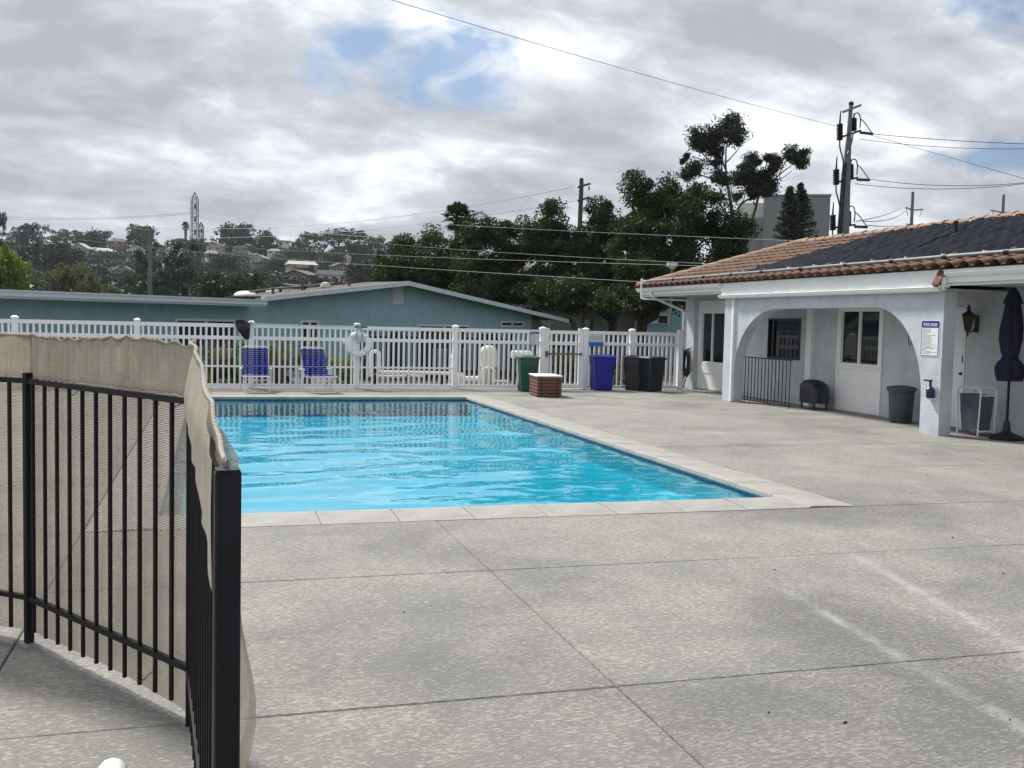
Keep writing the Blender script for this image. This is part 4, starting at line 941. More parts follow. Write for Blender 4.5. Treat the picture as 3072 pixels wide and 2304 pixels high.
# windows
def window(y0, y1, z0, z1, split, fw=0.05, fm='white_paint'):
    fr = MB(); x0, x1 = WX-0.022, WX+0.06
    fr.box(x0, x1, y0+0.001, y0+fw, z0+0.001, z1-0.001); fr.box(x0, x1, y1-fw, y1-0.001, z0+0.001, z1-0.001); fr.box(x0, x1, y0+fw, y1-fw, z0+0.001, z0+fw); fr.box(x0, x1, y0+fw, y1-fw, z1-fw, z1-0.001)
    fr.box(x0+0.01, x1, split-0.022, split+0.022, z0+fw, z1-fw)
    w_ = fr.build('window', fm, ch)
    for a, b_ in ((y0+fw, split-0.022), (split+0.022, y1-fw)):
        g = MB(); g.box(WX+0.03-lo.x, WX+0.036-lo.x, a-lo.y, b_-lo.y, z0+fw, z1-fw); g.build('pane', 'glass', w_, local=True)
        sh = MB()
        for q0, q1, r0, r1 in ((a, a+0.016, z0+fw, z1-fw), (b_-0.016, b_, z0+fw, z1-fw), (a+0.016, b_-0.016, z0+fw, z0+fw+0.018), (a+0.016, b_-0.016, z1-fw-0.018, z1-fw)):
            sh.box(WX+0.012-lo.x, WX+0.0295-lo.x, q0-lo.y, q1-lo.y, r0, r1)
        sh.build('sash', fm, w_, local=True)
    return w_
w1 = window(23.85, 25.23, 0.71, 2.14, 24.62); window(20.35, 21.75, 1.00, 1.95, 21.52, 0.035, 'bin_black'); w2 = window(17.45, 18.82, 0.96, 2.17, 18.16)
# white infill panels round the windows
b = MB(); b.box(WX-0.03, WX-0.001, 23.80, 25.375, 2.142, 2.42); b.box(WX-0.03, WX-0.001, 23.80, 25.375, 0.46, 0.708); b.box(WX-0.02, WX-0.001, 23.80, 25.375, 0.03, 0.455); b.box(WX-0.03, WX-0.001, 25.232, 25.375, 0.71, 2.14); b.build('infill_panel', 'white_paint', ch)
b = MB(); b.box(WX-0.015, WX-0.001, 17.45, 18.82, 0.02, 0.90); b.box(WX-0.045, WX-0.001, 17.42, 18.85, 0.905, 0.958); b.box(WX-0.03, WX-0.001, 18.822, 18.90, 0.02, 2.2); b.box(WX-0.03, WX-0.001, 17.37, 17.448, 0.02, 2.2); b.build('infill_panel', 'white_paint', ch)
MB().box(WX-0.10, WX-0.001, 19.77, 19.98, 0.0, 2.39).build('porch_post', 'white_paint', ch)
# curtain behind the right pane
b = MB(); n = 26
for k in range(n+1):
    y = 17.55+(0.55)*k/n; xx = 12.98+0.018*math.sin(k*1.9)
    b.v += [(xx, y, 1.72+0.02*math.sin(k*0.9)), (xx, y, 2.15)]
for k in range(n): b.f.append((2*k, 2*k+2, 2*k+3, 2*k+1))
b.build('curtain', 'soffit', ch, True)
# door with panels
dr = MB(); dr.box(WX+0.05, WX+0.09, 15.09, 15.91, 0.01, 2.12); dr = dr.build('door', 'white_paint', ch)
b = MB(); b.box(WX-0.015-lo.x, WX+0.10-lo.x, 15.051-lo.y, 15.088-lo.y, 0, 2.17); b.box(WX-0.015-lo.x, WX+0.10-lo.x, 15.912-lo.y, 15.949-lo.y, 0, 2.17); b.box(WX-0.015-lo.x, WX+0.10-lo.x, 15.088-lo.y, 15.912-lo.y, 2.122, 2.168); b.build('door_frame', 'white_paint', dr, local=True)
for (y0, y1) in ((15.17, 15.46), (15.54, 15.83)):
    for (z0, z1) in ((0.15, 0.85), (1.0, 1.62), (1.72, 2.0)):
        b = MB(); t = 0.018
        for a0, a1, c0, c1 in ((y0, y1, z0, z0+t), (y0, y1, z1-t, z1), (y0, y0+t, z0+t, z1-t), (y1-t, y1, z0+t, z1-t)): b.box(WX+0.042-lo.x, WX+0.0495-lo.x, a0-lo.y, a1-lo.y, c0, c1)
        b.build('door_panel', 'white_paint', dr, local=True)
MB().lathe([(0.0, -0.03), (0.025, -0.025), (0.03, 0.0), (0.025, 0.025), (0.012, 0.03), (0.012, 0.05)], 12).xform(Matrix.Translation(Vector((WX+0.0, 15.15, 0.98))-lo) @ Matrix.Rotation(R(90), 4, 'Y')).build('knob', 'brass_dark', dr, True, local=True)
MB().box(WX+0.03-lo.x, WX+0.049-lo.x, 15.125-lo.y, 15.175-lo.y, 1.18, 1.30).build('keypad', 'bin_black', dr, local=True)

# wall lantern
ln_ = empty('wall_lantern', (12.849, 14.80, 1.60), label='dark bronze wall lantern beside the white door', cat='lantern')
def LB(mb, name, m, smooth=False): return mb.build(name, m, ln_, smooth)
LB(MB().box(12.815, 12.848, 14.76, 14.84, 1.72, 2.02), 'backplate', 'brass_dark')
LB(MB().tube(fillet([(12.82, 14.80, 1.80), (12.74, 14.80, 1.72), (12.66, 14.80, 1.74), (12.66, 14.80, 1.80)], 0.04), 0.012, 8), 'bracket', 'brass_dark', True)
LB(MB().lathe([(0.0, -0.12), (0.012, -0.10), (0.022, -0.07), (0.012, -0.05), (0.035, -0.02), (0.055, 0.0), (0.055, 0.012)], 12, (12.66, 14.80, 1.76)), 'finial', 'brass_dark', True)
cg = MB(); 
for k in range(6):
    t0, t1 = math.pi/3*k, math.pi/3*(k+1); p = lambda t, r, z: (12.66+r*math.cos(t), 14.80+r*math.sin(t), z)
    cg.add([p(t0, .052, 1.775), p(t1, .052, 1.775), p(t1, .095, 2.01), p(t0, .095, 2.01)], [(0,1,2,3)])
LB(cg, 'glass', 'lantern_glass')
cg = MB()
for k in range(6):
    t0 = math.pi/3*k; cg.tube([(12.66+.054*math.cos(t0), 14.80+.054*math.sin(t0), 1.772), (12.66+.098*math.cos(t0), 14.80+.098*math.sin(t0), 2.012)], 0.007, 5)
LB(cg, 'cage', 'brass_dark')
LB(MB().lathe([(0.115, 0.0), (0.115, 0.015), (0.07, 0.06), (0.035, 0.075), (0.03, 0.11), (0.045, 0.12), (0.02, 0.14), (0.012, 0.19), (0.0, 0.20)], 12, (12.66, 14.80, 2.012)), 'cap', 'brass_dark', True)
# POOL RULES sign on the arch wall
s3 = empty('rules_sign', (11.518, 14.34, 1.30), label='large blue and white pool rules sign on the arch wall', cat='sign')
FACE_X = Matrix(((0,0,-1,0), (-1,0,0,0), (0,1,0,0), (0,0,0,1)))       # lettering that faces -X
rules_sign(s3, 0.47, 0.61, Matrix.Translation((0, 0, 0.305)) @ FACE_X, 11, 21)
# wire hook and soap dispenser
solo(MB().tube([(12.845, 16.55, 1.70), (12.80, 16.55, 1.60), (12.79, 16.53, 1.50), (12.80, 16.50, 1.44), (12.80, 16.47, 1.47), (12.80, 16.47, 1.53)], 0.007, 6), 'wall_hook', 'brass_dark', 'small dark wire hook on the stucco wall right of the window', 'hook', smooth=True)
sp = empty('soap_dispenser', (11.47, 14.20, 0.62), label='blue bottle with black pump on the arch wall below the sign', cat='dispenser')
MB().lathe([(0.0, 0), (0.06, 0), (0.065, 0.02), (0.065, 0.15), (0.03, 0.19), (0.025, 0.20)], 14, (11.455, 14.20, 0.62)).build('bottle', 'blue_bottle', sp, True)
b = MB(); b.lathe([(0.02, 0.2), (0.02, 0.27), (0.03, 0.275), (0.03, 0.30), (0.0, 0.305)], 10, (11.455, 14.20, 0.62)); b.box(11.44, 11.47, 14.20, 14.36, 0.895, 0.92); b.build('pump', 'rubber', sp)
MB().box(11.43, 11.519, 14.12, 14.28, 0.600, 0.6195).build('shelf', 'white_metal', sp)

# iron railing in the arch
ir = empty('iron_railing', (11.85, 20.0, 0), label='thin black iron railing in the left of the arch', cat='railing')
for z in (1.03, 0.045): MB().box(11.84, 11.86, 19.05, 21.12, z, z+0.022).build('rail', 'black_metal', ir)
for k in range(14):
    y = 19.12+k*0.146; MB().box(11.843, 11.857, y-0.007, y+0.007, 0.0665 if k not in (0, 13) else 0.001, 1.0295).build('baluster', 'black_metal', ir)
for z in (1.04, 0.055): MB().lathe([(0.0, -0.035), (0.022, -0.022), (0.03, 0), (0.022, 0.022), (0.0, 0.035)], 10, (11.85, 21.145, z)).build('finial', 'black_metal', ir, True)

# covered grill in the porch
gr = empty('covered_grill', (12.42, 19.05, 0), label='dark covered grill standing in the porch by the white post', cat='grill')
b = MB(); secs = []
for z, wy, wx_, sh in ((0.14, 0.34, 0.22, 0), (0.40, 0.33, 0.22, 0), (0.52, 0.29, 0.21, 0.02), (0.60, 0.20, 0.16, 0.05), (0.635, 0.10, 0.08, 0.05)):
    ring_ = []
    for k in range(20):
        t = 2*math.pi*k/20; c, s = math.cos(t), math.sin(t); pw = 0.55
        ring_.append((12.42+wx_*math.copysign(abs(c)**pw, c)+0.012*math.sin(5*t+z*9), 19.05+sh+wy*math.copysign(abs(s)**pw, s)+0.015*math.sin(3*t+z*14), z))
    secs.append(ring_)
for s_ in secs: b.v += s_
for i in range(len(secs)-1):
    for k in range(20): b.f.append((i*20+k, i*20+(k+1) % 20, (i+1)*20+(k+1) % 20, (i+1)*20+k))
b.f.append(tuple(range(19, -1, -1))); b.f.append(tuple(80+k for k in range(20))); b.build('cover', 'bin_black', gr, True)
for sx_ in (-0.15, 0.15):
    for sy_ in (-0.24, 0.24): MB().tube([(12.42+sx_, 19.05+sy_, 0.0), (12.42+sx_, 19.05+sy_, 0.16)], 0.018, 8).build('leg', 'rubber', gr, True)
# garbage can, towel cart, umbrella
gc = empty('garbage_can', (12.42, 16.18, 0), label='grey garbage can under the right side of the arch', cat='garbage can')
MB().lathe([(0.19, 0.002), (0.205, 0.02), (0.235, 0.58), (0.262, 0.59), (0.262, 0.625)], 24, (12.42, 16.18, 0)).build('body', 'bin_grey', gc, True)
MB().lathe([(0.275, 0.626), (0.28, 0.645), (0.25, 0.675), (0.12, 0.70), (0.0, 0.705)], 24, (12.42, 16.18, 0)).build('lid', 'bin_grey', gc, True)
for s in (-1, 1): MB().tube(fillet([(12.36, 16.18+s*0.245, 0.50), (12.36, 16.18+s*0.30, 0.50), (12.48, 16.18+s*0.30, 0.50), (12.48, 16.18+s*0.245, 0.50)], 0.02), 0.012, 6).build('handle', 'bin_grey', gc, True)
tcx, tcy = 12.33, 14.12
tw = empty('towel_cart', (tcx, tcy, 0), label='white tube towel cart with a grey canvas bag beside the umbrella', cat='towel cart')
for dx in (-0.16, 0.16):
    MB().tube(fillet([(tcx+dx, tcy-0.24, 0.015), (tcx+dx, tcy-0.27, 0.80), (tcx+dx, tcy+0.27, 0.80), (tcx+dx, tcy+0.24, 0.015)], 0.10), 0.013, 8).build('hoop_frame', 'white_metal', tw, True)
for dy in (-0.25, 0.25):
    for z in (0.08, 0.68): MB().tube([(tcx-0.16, tcy+dy*(0.97 if z < 0.5 else 1.05), z), (tcx+0.16, tcy+dy*(0.97 if z < 0.5 else 1.05), z)], 0.012, 8).build('crossbar', 'white_metal', tw, True)
b = MB()
for z, k_ in ((0.10, 0.80), (0.40, 0.92), (0.69, 1.0)): b.v += [(tcx-0.15*k_, tcy-0.23*k_, z), (tcx+0.15*k_, tcy-0.23*k_, z), (tcx+0.15*k_, tcy+0.23*k_, z), (tcx-0.15*k_, tcy+0.23*k_, z)]
for i in range(2):
    for j in range(4): b.f.append((i*4+j, i*4+(j+1) % 4, (i+1)*4+(j+1) % 4, (i+1)*4+j))
b.f.append((3, 2, 1, 0)); b.build('bag', 'bag_grey', tw, True)
ux, uy = 12.40, 13.50
um = empty('patio_umbrella', (ux, uy, 0), label='closed navy patio umbrella standing by the wall', cat='umbrella')
MB().tube([(ux, uy, 0.05), (ux, uy, 2.40)], 0.022, 10).build('pole', 'black_metal', um, True)
MB().lathe([(0.0, 0.0), (0.26, 0.0), (0.27, 0.03), (0.24, 0.06), (0.12, 0.10), (0.06, 0.14), (0.045, 0.30), (0.0, 0.30)], 24, (ux, uy, 0.001)).build('base', 'rubber', um, True)
def folds(prof, nf, dep, n, name, lean=0.0):
    b = MB()
    for r, z, dp_ in prof:
        for k in range(n):
            t = 2*math.pi*k/n; r = r*0.88 if k == 0 else r; f_ = 1+dp_*math.sin(nf*t+z*2.1)+dp_*0.5*math.sin(3*t+z*5); b.v.append((ux+lean*(z-1.3)+r*f_*math.cos(t), uy+r*f_*math.sin(t), z))
    m_ = len(prof)
    for i in range(m_-1):
        for k in range(n): b.f.append((i*n+k, i*n+(k+1) % n, (i+1)*n+(k+1) % n, (i+1)*n+k))
    b.f.append(tuple((m_-1)*n+k for k in range(n))); return b.build(name, 'navy', um, True)
folds([(0.19, 0.95, 0.16), (0.225, 1.06, 0.15), (0.235, 1.16, 0.14), (0.19, 1.26, 0.10), (0.125, 1.33, 0.05), (0.15, 1.42, 0.10), (0.185, 1.62, 0.14), (0.185, 1.80, 0.14), (0.16, 2.0, 0.14), (0.125, 2.18, 0.12), (0.09, 2.33, 0.06), (0.035, 2.43, 0.0)], 8, 0.1, 48, 'canopy')
folds([(0.165, 2.20, 0.10), (0.13, 2.30, 0.08), (0.085, 2.40, 0.04), (0.03, 2.46, 0)], 8, 0.1, 48, 'vent_flap')
MB().tube([(ux+0.13*math.cos(t*0.524), uy+0.13*math.sin(t*0.524), 1.33) for t in range(12)], 0.010, 6, closed=True).build('tie', 'navy', um, True)

# coiled hose on a hanger
ho = empty('garden_hose', (12.50, 25.45, 0), label='coiled black garden hose hanging on the corner pilaster', cat='hose')
hc_ = []
r7 = random.Random(4)
for k in range(260):
    t = k/20*2*math.pi; lay_ = (k/260)
    hc_.append((12.60-0.10*lay_+0.02*math.sin(t*0.37), 25.50-0.0+0.165*math.cos(t)*(1+0.12*math.sin(t*0.21))+0.02*math.sin(t*0.13), 0.70+0.335*math.sin(t)*(1+0.06*math.sin(t*0.31))+0.035*math.cos(t*0.17)))
MB().tube(hc_, 0.013, 6).build('coil', 'hose', ho, True)
MB().tube(fillet([(12.50, 25.45, 0.38), (12.46, 25.62, 0.20), (12.40, 25.72, 0.02), (12.30, 25.35, 0.016), (12.34, 25.22, 0.05), (12.46, 25.30, 0.30), (12.50, 25.25, 0.62)], 0.12, 4), 0.013, 6).build('tail', 'hose', ho, True)
MB().tube([(12.69, 25.50, 1.12), (12.55, 25.50, 1.08), (12.45, 25.50, 1.05), (12.42, 25.50, 1.22)], 0.014, 6).build('hanger', 'rubber', ho, True)

# white resin chair whose arm reaches into the bottom of the picture
ca = Vector((-0.22, 2.53, 0))
rc = empty('resin_chair', (ca.x-0.26, ca.y-0.28, 0), label='white resin chair arm at the bottom edge by the black fence', cat='chair')
def RB(mb, name): return mb.build(name, 'chair_resin', rc, True)
for s in (0, -0.52):
    x = ca.x+s; b = MB(); b.tube([(x, ca.y-0.50, 0.67), (x, ca.y-0.30, 0.66), (x, ca.y-0.10, 0.645), (x, ca.y-0.03, 0.64), (x, ca.y+0.005, 0.632), (x, ca.y+0.022, 0.622)], [0.028, 0.033, 0.036, 0.034, 0.024, 0.006], 12); RB(b, 'arm')
    RB(MB().tube([(x, ca.y-0.04, 0.62), (x+(-0.01 if s == 0 else 0.01), ca.y-0.06, 0.40), (x, ca.y-0.02, 0.002)], [0.024, 0.026, 0.022], 8), 'leg')
    RB(MB().tube([(x, ca.y-0.48, 0.66), (x, ca.y-0.52, 0.40), (x, ca.y-0.58, 0.002)], [0.024, 0.026, 0.022], 8), 'leg')
b = MB(); b.bbox(ca.x-0.50, ca.x-0.02, ca.y-0.52, ca.y-0.06, 0.39, 0.42, 0.01); b.build('seat', 'chair_resin', rc)
for k in range(6): b = MB(); x = ca.x-0.46+k*0.08; b.box(x-0.026, x+0.026, 0, 0.012, 0, 0.42); b.xform(Matrix.Translation((0, ca.y-0.515, 0.421)) @ Matrix.Rotation(R(12), 4, 'X')); b.build('back_slat', 'chair_resin', rc)
b = MB(); b.box(ca.x-0.50, ca.x-0.02, ca.y-0.63, ca.y-0.60, 0.835, 0.89); b.build('top_rail', 'chair_resin', rc)

# ------------------------------------------------------------------ pool machinery behind the fence
yard = solo(MB().box(-7, 13.4, 25.62, 29.6, -0.155, -0.02), 'gravel_bed', 'gravel', None, None, kind='structure')
tk = empty('sand_filter', (7.30, 27.0, -0.02), label='cream sand filter tank with white pipes behind the fence', cat='filter tank')
MB().lathe([(0.22, 0.0), (0.235, 0.05), (0.24, 0.45), (0.255, 0.46), (0.255, 0.50), (0.25, 0.51), (0.25, 0.86), (0.235, 0.95), (0.18, 1.04), (0.09, 1.09), (0.0, 1.10)], 28, (7.30, 27.0, -0.019)).build('tank', 'tank', tk, True)
MB().lathe([(0.265, 0.455), (0.27, 0.47), (0.27, 0.49), (0.265, 0.505)], 28, (7.30, 27.0, -0.019)).build('clamp_band', 'pipe_grey', tk, True)
MB().tube(fillet([(7.05, 26.66, 0.02), (7.05, 26.66, 0.44), (7.36, 26.66, 0.46), (7.36, 26.66, 0.05)], 0.05), 0.045, 10).build('pipe', 'pvc', tk, True)
MB().tube(fillet([(7.36, 26.66, 0.10), (7.75, 26.64, 0.10)], 0.05), 0.04, 10).build('pipe', 'pvc', tk, True)
pm = empty('pool_pump', (6.35, 26.7, -0.02), label='white pool pump with valve and pipes beside the cream tank', cat='pump')
MB().lathe([(0.13, 0), (0.14, 0.03), (0.14, 0.26), (0.10, 0.30), (0.10, 0.34), (0.0, 0.35)], 18, (6.42, 26.7, -0.019)).build('strainer', 'pvc', pm, True)
MB().tube([(6.50, 26.72, 0.14), (6.95, 26.72, 0.14)], [0.10, 0.10], 14).build('motor', 'pvc', pm, True)
MB().tube(fillet([(6.20, 26.6, 0.14), (6.20, 26.6, 0.50), (6.20, 26.6, 0.66)], 0.04), [0.045]*4+[0.05]*3 if False else 0.048, 10).build('riser', 'pvc', pm, True)
MB().lathe([(0.05, 0.0), (0.075, 0.02), (0.075, 0.10), (0.04, 0.13), (0.06, 0.15), (0.03, 0.17), (0.0, 0.18)], 12, (6.20, 26.6, 0.66)).build('valve', 'pvc', pm, True)
pl = empty('plumbing', (4.6, 26.55, -0.02), label='looped white plumbing pipe low behind the fence', cat='pipes')
MB().tube(fillet([(3.98, 26.5, 0.30), (3.98, 26.5, 0.86), (4.20, 26.5, 0.88), (4.20, 26.5, 0.33), (5.0, 26.5, 0.33), (6.12, 26.5, 0.31)], 0.09, 5), 0.052, 10).build('pipe', 'pvc', pl, True)
MB().tube(fillet([(3.95, 26.66, 0.33), (3.95, 26.66, 0.22), (4.6, 26.66, 0.21), (5.4, 26.66, 0.23)], 0.08, 4), 0.045, 10).build('pipe', 'pvc', pl, True)
for x in (4.1, 5.0, 5.9): MB().box(x-0.03, x+0.03, 26.46, 26.70, -0.019, 0.27).build('support', 'wood_dark', pl)
st = solo(MB().tube(fillet([(3.30, 26.75, 1.10), (3.60, 26.75, 1.10), (3.62, 26.75, -0.019)], 0.07, 4), 0.06, 10), 'standpipe', 'pvc', 'tall white stand pipe behind the fence right of the life ring', 'pipe', smooth=True)
bw_ = empty('chemical_feeder', (8.30, 27.2, -0.02), label='white horizontal feeder cylinder on a frame behind the green bin', cat='feeder')
MB().tube([(8.02, 27.2, 0.82), (8.05, 27.2, 0.82), (8.54, 27.2, 0.82), (8.58, 27.2, 0.82)], [0.10, 0.115, 0.115, 0.10], 18).build('cylinder', 'pvc', bw_, True)
for x in (8.10, 8.50):
    for y in (27.12, 27.28): MB().box(x-0.02, x+0.02, y-0.02, y+0.02, -0.019, 0.72).build('leg', 'wood_dark', bw_)
ds = empty('slat_screen', (6.3, 28.9, -0.1), label='dark slatted timber screen behind the pool machinery', cat='screen')
for k in range(38):
    x = 3.75+k*0.128; MB().box(x, x+0.085, 28.88, 28.905, -0.02, 1.36+0.01*rnd.random()).build('slat', 'wood_dark', ds)
for z in (0.2, 1.15): MB().box(3.72, 8.62, 28.906, 28.95, z, z+0.09).build('rail', 'wood_dark', ds)
for x in (3.75, 6.2, 8.55): MB().box(x, x+0.09, 28.951, 29.04, -0.30, 1.36).build('post', 'wood_dark', ds)

# ------------------------------------------------------------------ foliage builders
def leaf_cloud(name, m, cen, size, rng, parent=None, flat=0.0, aspect=0.55, up_bias=0.25, smoothn=False):
    # one mesh of leaf-shaped quads at the given centres
    n = len(cen); cen = np.asarray(cen, float)
    a = rng.normal(size=(n, 3)); a[:, 2] *= (1-flat); a /= np.linalg.norm(a, axis=1, keepdims=True)
    b = rng.normal(size=(n, 3)); b -= (b*a).sum(1, keepdims=True)*a; b /= np.linalg.norm(b, axis=1, keepdims=True)
    s = (size*rng.uniform(0.6, 1.35, n))[:, None]
    v = np.stack([cen-a*s*0.5, cen+b*s*aspect*0.5+a*s*0.05, cen+a*s*0.5, cen-b*s*aspect*0.5+a*s*0.05], 1).reshape(-1, 3)
    me = bpy.data.meshes.new(name); me.vertices.add(4*n); me.vertices.foreach_set('co', v.ravel().astype(np.float32))
    me.loops.add(4*n); me.loops.foreach_set('vertex_index', np.arange(4*n, dtype=np.int32)); me.polygons.add(n)
    me.polygons.foreach_set('loop_start', np.arange(0, 4*n, 4, dtype=np.int32)); me.update(calc_edges=True); me.validate()
    me.materials.append(M[m])
    o = bpy.data.objects.new(name, me); col.objects.link(o)
    if parent is not None: o.parent = parent
    return o
def clumps(blobs, n_clump, r_clump, n_leaf, rng, shell=0.55):
    # leaf centres: sub-clumps spread over the surfaces and volumes of big blobs
    vol = np.array([b[3]*b[4]*b[5] for b in blobs])**(2/3); pr = vol/vol.sum(); out = []
    for _ in range(n_clump):
        b = blobs[rng.choice(len(blobs), p=pr)]; d = rng.normal(size=3); d /= np.linalg.norm(d); f = rng.uniform(shell, 1.0)**0.6
        c = np.array(b[:3])+d*f*np.array(b[3:6]); r = r_clump*rng.uniform(0.55, 1.4); k = int(n_leaf*rng.uniform(0.6, 1.3))
        p = rng.normal(size=(k, 3)); p *= (rng.uniform(0.2, 1.0, k)**0.5/np.linalg.norm(p, axis=1))[:, None]; p *= np.array([r, r, r*0.75]); out.append(c+p)
    return np.concatenate(out)
def limbs(mb, base, tips, r0, rng, fork=0.45, wob=0.06, n=7):
    base = Vector(base)
    for tp in tips:
        tp = Vector(tp); L = (tp-base).length; pts = []
        for k in range(n):
            t = k/(n-1); p = base.lerp(tp, t); p.z += 0.10*L*math.sin(math.pi*t)*0.4
            if 0 < k < n-1: p += Vector(rng.normal(size=3))*wob*L*0.5
            pts.append(p)
        mb.tube(pts, [max(0.012, r0*(1-0.82*k/(n-1))) for k in range(n)], 7)
    return mb

# ------------------------------------------------------------------ planting along the fence
def flax(loc, h, n, spread, seed, label):
    rng = random.Random(seed); root = empty('flax_plant', loc, label=label, cat='plant', group='flax plants behind the pool fence')
    b = MB()
    for k in range(n):
        a = rng.uniform(0, 2*math.pi); ln = h*rng.uniform(0.65, 1.15); out = spread*rng.uniform(0.15, 1.0); w_ = rng.uniform(0.018, 0.034); bx_, by_ = rng.uniform(-.12, .12), rng.uniform(-.12, .12)
        px, py = -math.sin(a), math.cos(a); o0 = len(b.v); ns_ = 6; droop = rng.uniform(0.0, 0.35)
        for i in range(ns_):
            t = i/(ns_-1); r = out*t**1.5; z = ln*(t-droop*t**3); ww = w_*(1-t**3)*(0.6+0.4*math.sin(math.pi*min(1, t+0.2)))
            for s in (-1, 1): b.v.append((bx_+r*math.cos(a)+px*ww*s, by_+r*math.sin(a)+py*ww*s, z))
        for i in range(ns_-1): b.f.append((o0+2*i, o0+2*i+1, o0+2*i+3, o0+2*i+2))
    b.build('leaves', 'leaf_flax', root, local=True)
    b = MB().lathe([(0.15, 0), (0.13, 0.06), (0.05, 0.10)], 10); b.build('crown_base', 'bark', root, local=True)
flax((0.05, 26.35, -0.02), 1.30, 90, 0.70, 1, 'bronze green flax clump left of the first lounger')
flax((1.65, 26.35, -0.02), 1.20, 80, 0.70, 2, 'bronze green flax clump between the two loungers')
flax((2.35, 26.65, -0.02), 1.25, 80, 0.65, 3, 'bronze green flax clump just behind the turned lounger')
flax((-2.0, 26.5, -0.02), 1.55, 70, 0.70, 4, 'tall yellowish flax clump behind the shade cloth')
rngN = np.random.default_rng(3)
def bush(name, loc, blobs, ncl, rcl, nl, size, m, label, cat='shrub', group=None, seed=1):
    root = empty(name, loc, label=label, cat=cat, group=group); rg = np.random.default_rng(seed)
    leaf_cloud('leaves', m, clumps(blobs, ncl, rcl, nl, rg, 0.4), size, rg, root)
    hgt = max(b[2] for b in blobs); b = limbs(MB(), (0, 0, -0.02), [(bl[0]*0.9, bl[1]*0.9, bl[2]*0.9) for bl in blobs[:4]], 0.03, rg); b.build('stems', 'bark', root, True, local=True); return root
bush('hedge', (-1.0, 27.6, -0.05), [(x, 0, 0.50, 0.7, 0.40, 0.52) for x in (-4.2, -3.2, -2.2, -1.2, -0.2, 0.8, 1.8, 2.8)], 120, 0.28, 130, 0.09, 'leaf_hedge', 'low green hedge in front of the blue house', 'hedge', seed=5)
bush('shrub', (3.05, 26.55, -0.02), [(0, 0, 0.38, 0.5, 0.3, 0.36), (0.35, 0.1, 0.30, 0.3, 0.25, 0.28)], 34, 0.16, 90, 0.07, 'leaf_lime', 'bright green low shrub left of the life ring', seed=6)
bush('shrub', (11.6, 27.3, -0.05), [(-0.5, 0, 0.4, 0.7, 0.5, 0.42), (0.6, 0.2, 0.35, 0.6, 0.5, 0.4)], 45, 0.24, 100, 0.09, 'leaf_olive', 'olive shrub behind the short fence by the hose', seed=7)
bush('shrub', (9.9, 28.6, -0.2), [(0, 0, 0.55, 0.8, 0.5, 0.55), (1.0, 0.3, 0.5, 0.7, 0.5, 0.5)], 50, 0.28, 100, 0.10, 'leaf_mid', 'green shrub behind the blue bin and gate', seed=8)

# ------------------------------------------------------------------ blue house beyond the fence
HZ = -0.5
ha = math.atan2(0.595, 0.804)
bh = empty('blue_house', (-5.4, 30.0, HZ), ha, 'long low blue stucco house with a wide gable behind the fence', 'house')
def HB(mb, name, m, par=None, smooth=False): 
    o = mb.build(name, m, par or bh, smooth, local=True); return o
def Z(z): return z-HZ
RKP, RKZ, RSL = 15.28, 3.18, 0.1165        # ridge position along the front, height, slope
GL, GR = 8.6, 24.15
def rake(t): return RKZ-RSL*abs(t-RKP)
wins = [(5.35, 7.65, 0.6, 1.60), (10.42, 11.25, 0.55, 1.62), (16.52, 19.65, 0.5, 1.55), (21.83, 23.55, 1.50, 1.76)]
w_ = holed_wall(MB(), -9.0, GR, 0.0, Z(1.88), [(a, b_, Z(c), Z(d)) for a, b_, c, d in wins], lambda u, z, k: (u, 0.2*k, z))
w_.prism([(-9.0, Z(1.881)), (GR, Z(1.881)), (GR, Z(rake(GR)-0.08)), (RKP, Z(RKZ-0.08)), (GL, Z(rake(GL)-0.08)), (GL-0.05, Z(2.15)), (-9.0, Z(2.15))], 'y', 0.0, 0.2)
w_.box(GR-0.2, GR, 0.201, 11, 0, Z(1.88)); w_.box(-9.0, GR, 11, 11.2, 0, Z(1.9)); w_.box(-9.0, -8.8, 0.201, 10.99, 0, Z(2.1))
HB(w_, 'wall', 'stucco_blue')
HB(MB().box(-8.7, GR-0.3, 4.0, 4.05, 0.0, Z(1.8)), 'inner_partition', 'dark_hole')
# roofs
ov = 0.55
r_ = MB(); YB, BD = 1.5, 0.16
for (t0, t1) in ((GL, RKP), (RKP, 26.25)):
    z0, z1 = rake(t0), rake(t1)
    for (ya, da, yb, db) in ((-ov, 0, YB, 0), (YB, 0, 11.6, (11.6-YB)*BD)):
        r_.add([(t0, ya, Z(z0-da)), (t1, ya, Z(z1-da)), (t1, yb, Z(z1-db)), (t0, yb, Z(z0-db)), (t0, ya, Z(z0-da-0.05)), (t1, ya, Z(z1-da-0.05)), (t1, yb, Z(z1-db-0.05)), (t0, yb, Z(z0-db-0.05))], [(0,1,2,3), (7,6,5,4), (0,4,5,1), (2,6,7,3), (1,5,6,2), (3,7,4,0)])
hr = HB(r_, 'roof', 'shingle')
for (t0, t1) in ((GL-0.35, RKP), (RKP, 26.30)):
    z0, z1 = rake(t0), rake(t1)
    HB(MB().prism([(t0, Z(z0+0.02)), (t1, Z(z1+0.02)), (t1, Z(z1-0.15)), (t0, Z(z0-0.15))], 'y', -ov-0.05, -ov-0.001), 'rake_board', 'trim_blue', hr)
HB(MB().prism([(RKP, Z(RKZ-0.06)), (26.2, Z(rake(26.2)-0.06)), (26.2, Z(rake(26.2)-0.09)), (RKP, Z(RKZ-0.09)), ], 'y', -ov, -0.001), 'eave_lining', 'stucco_blue', hr)
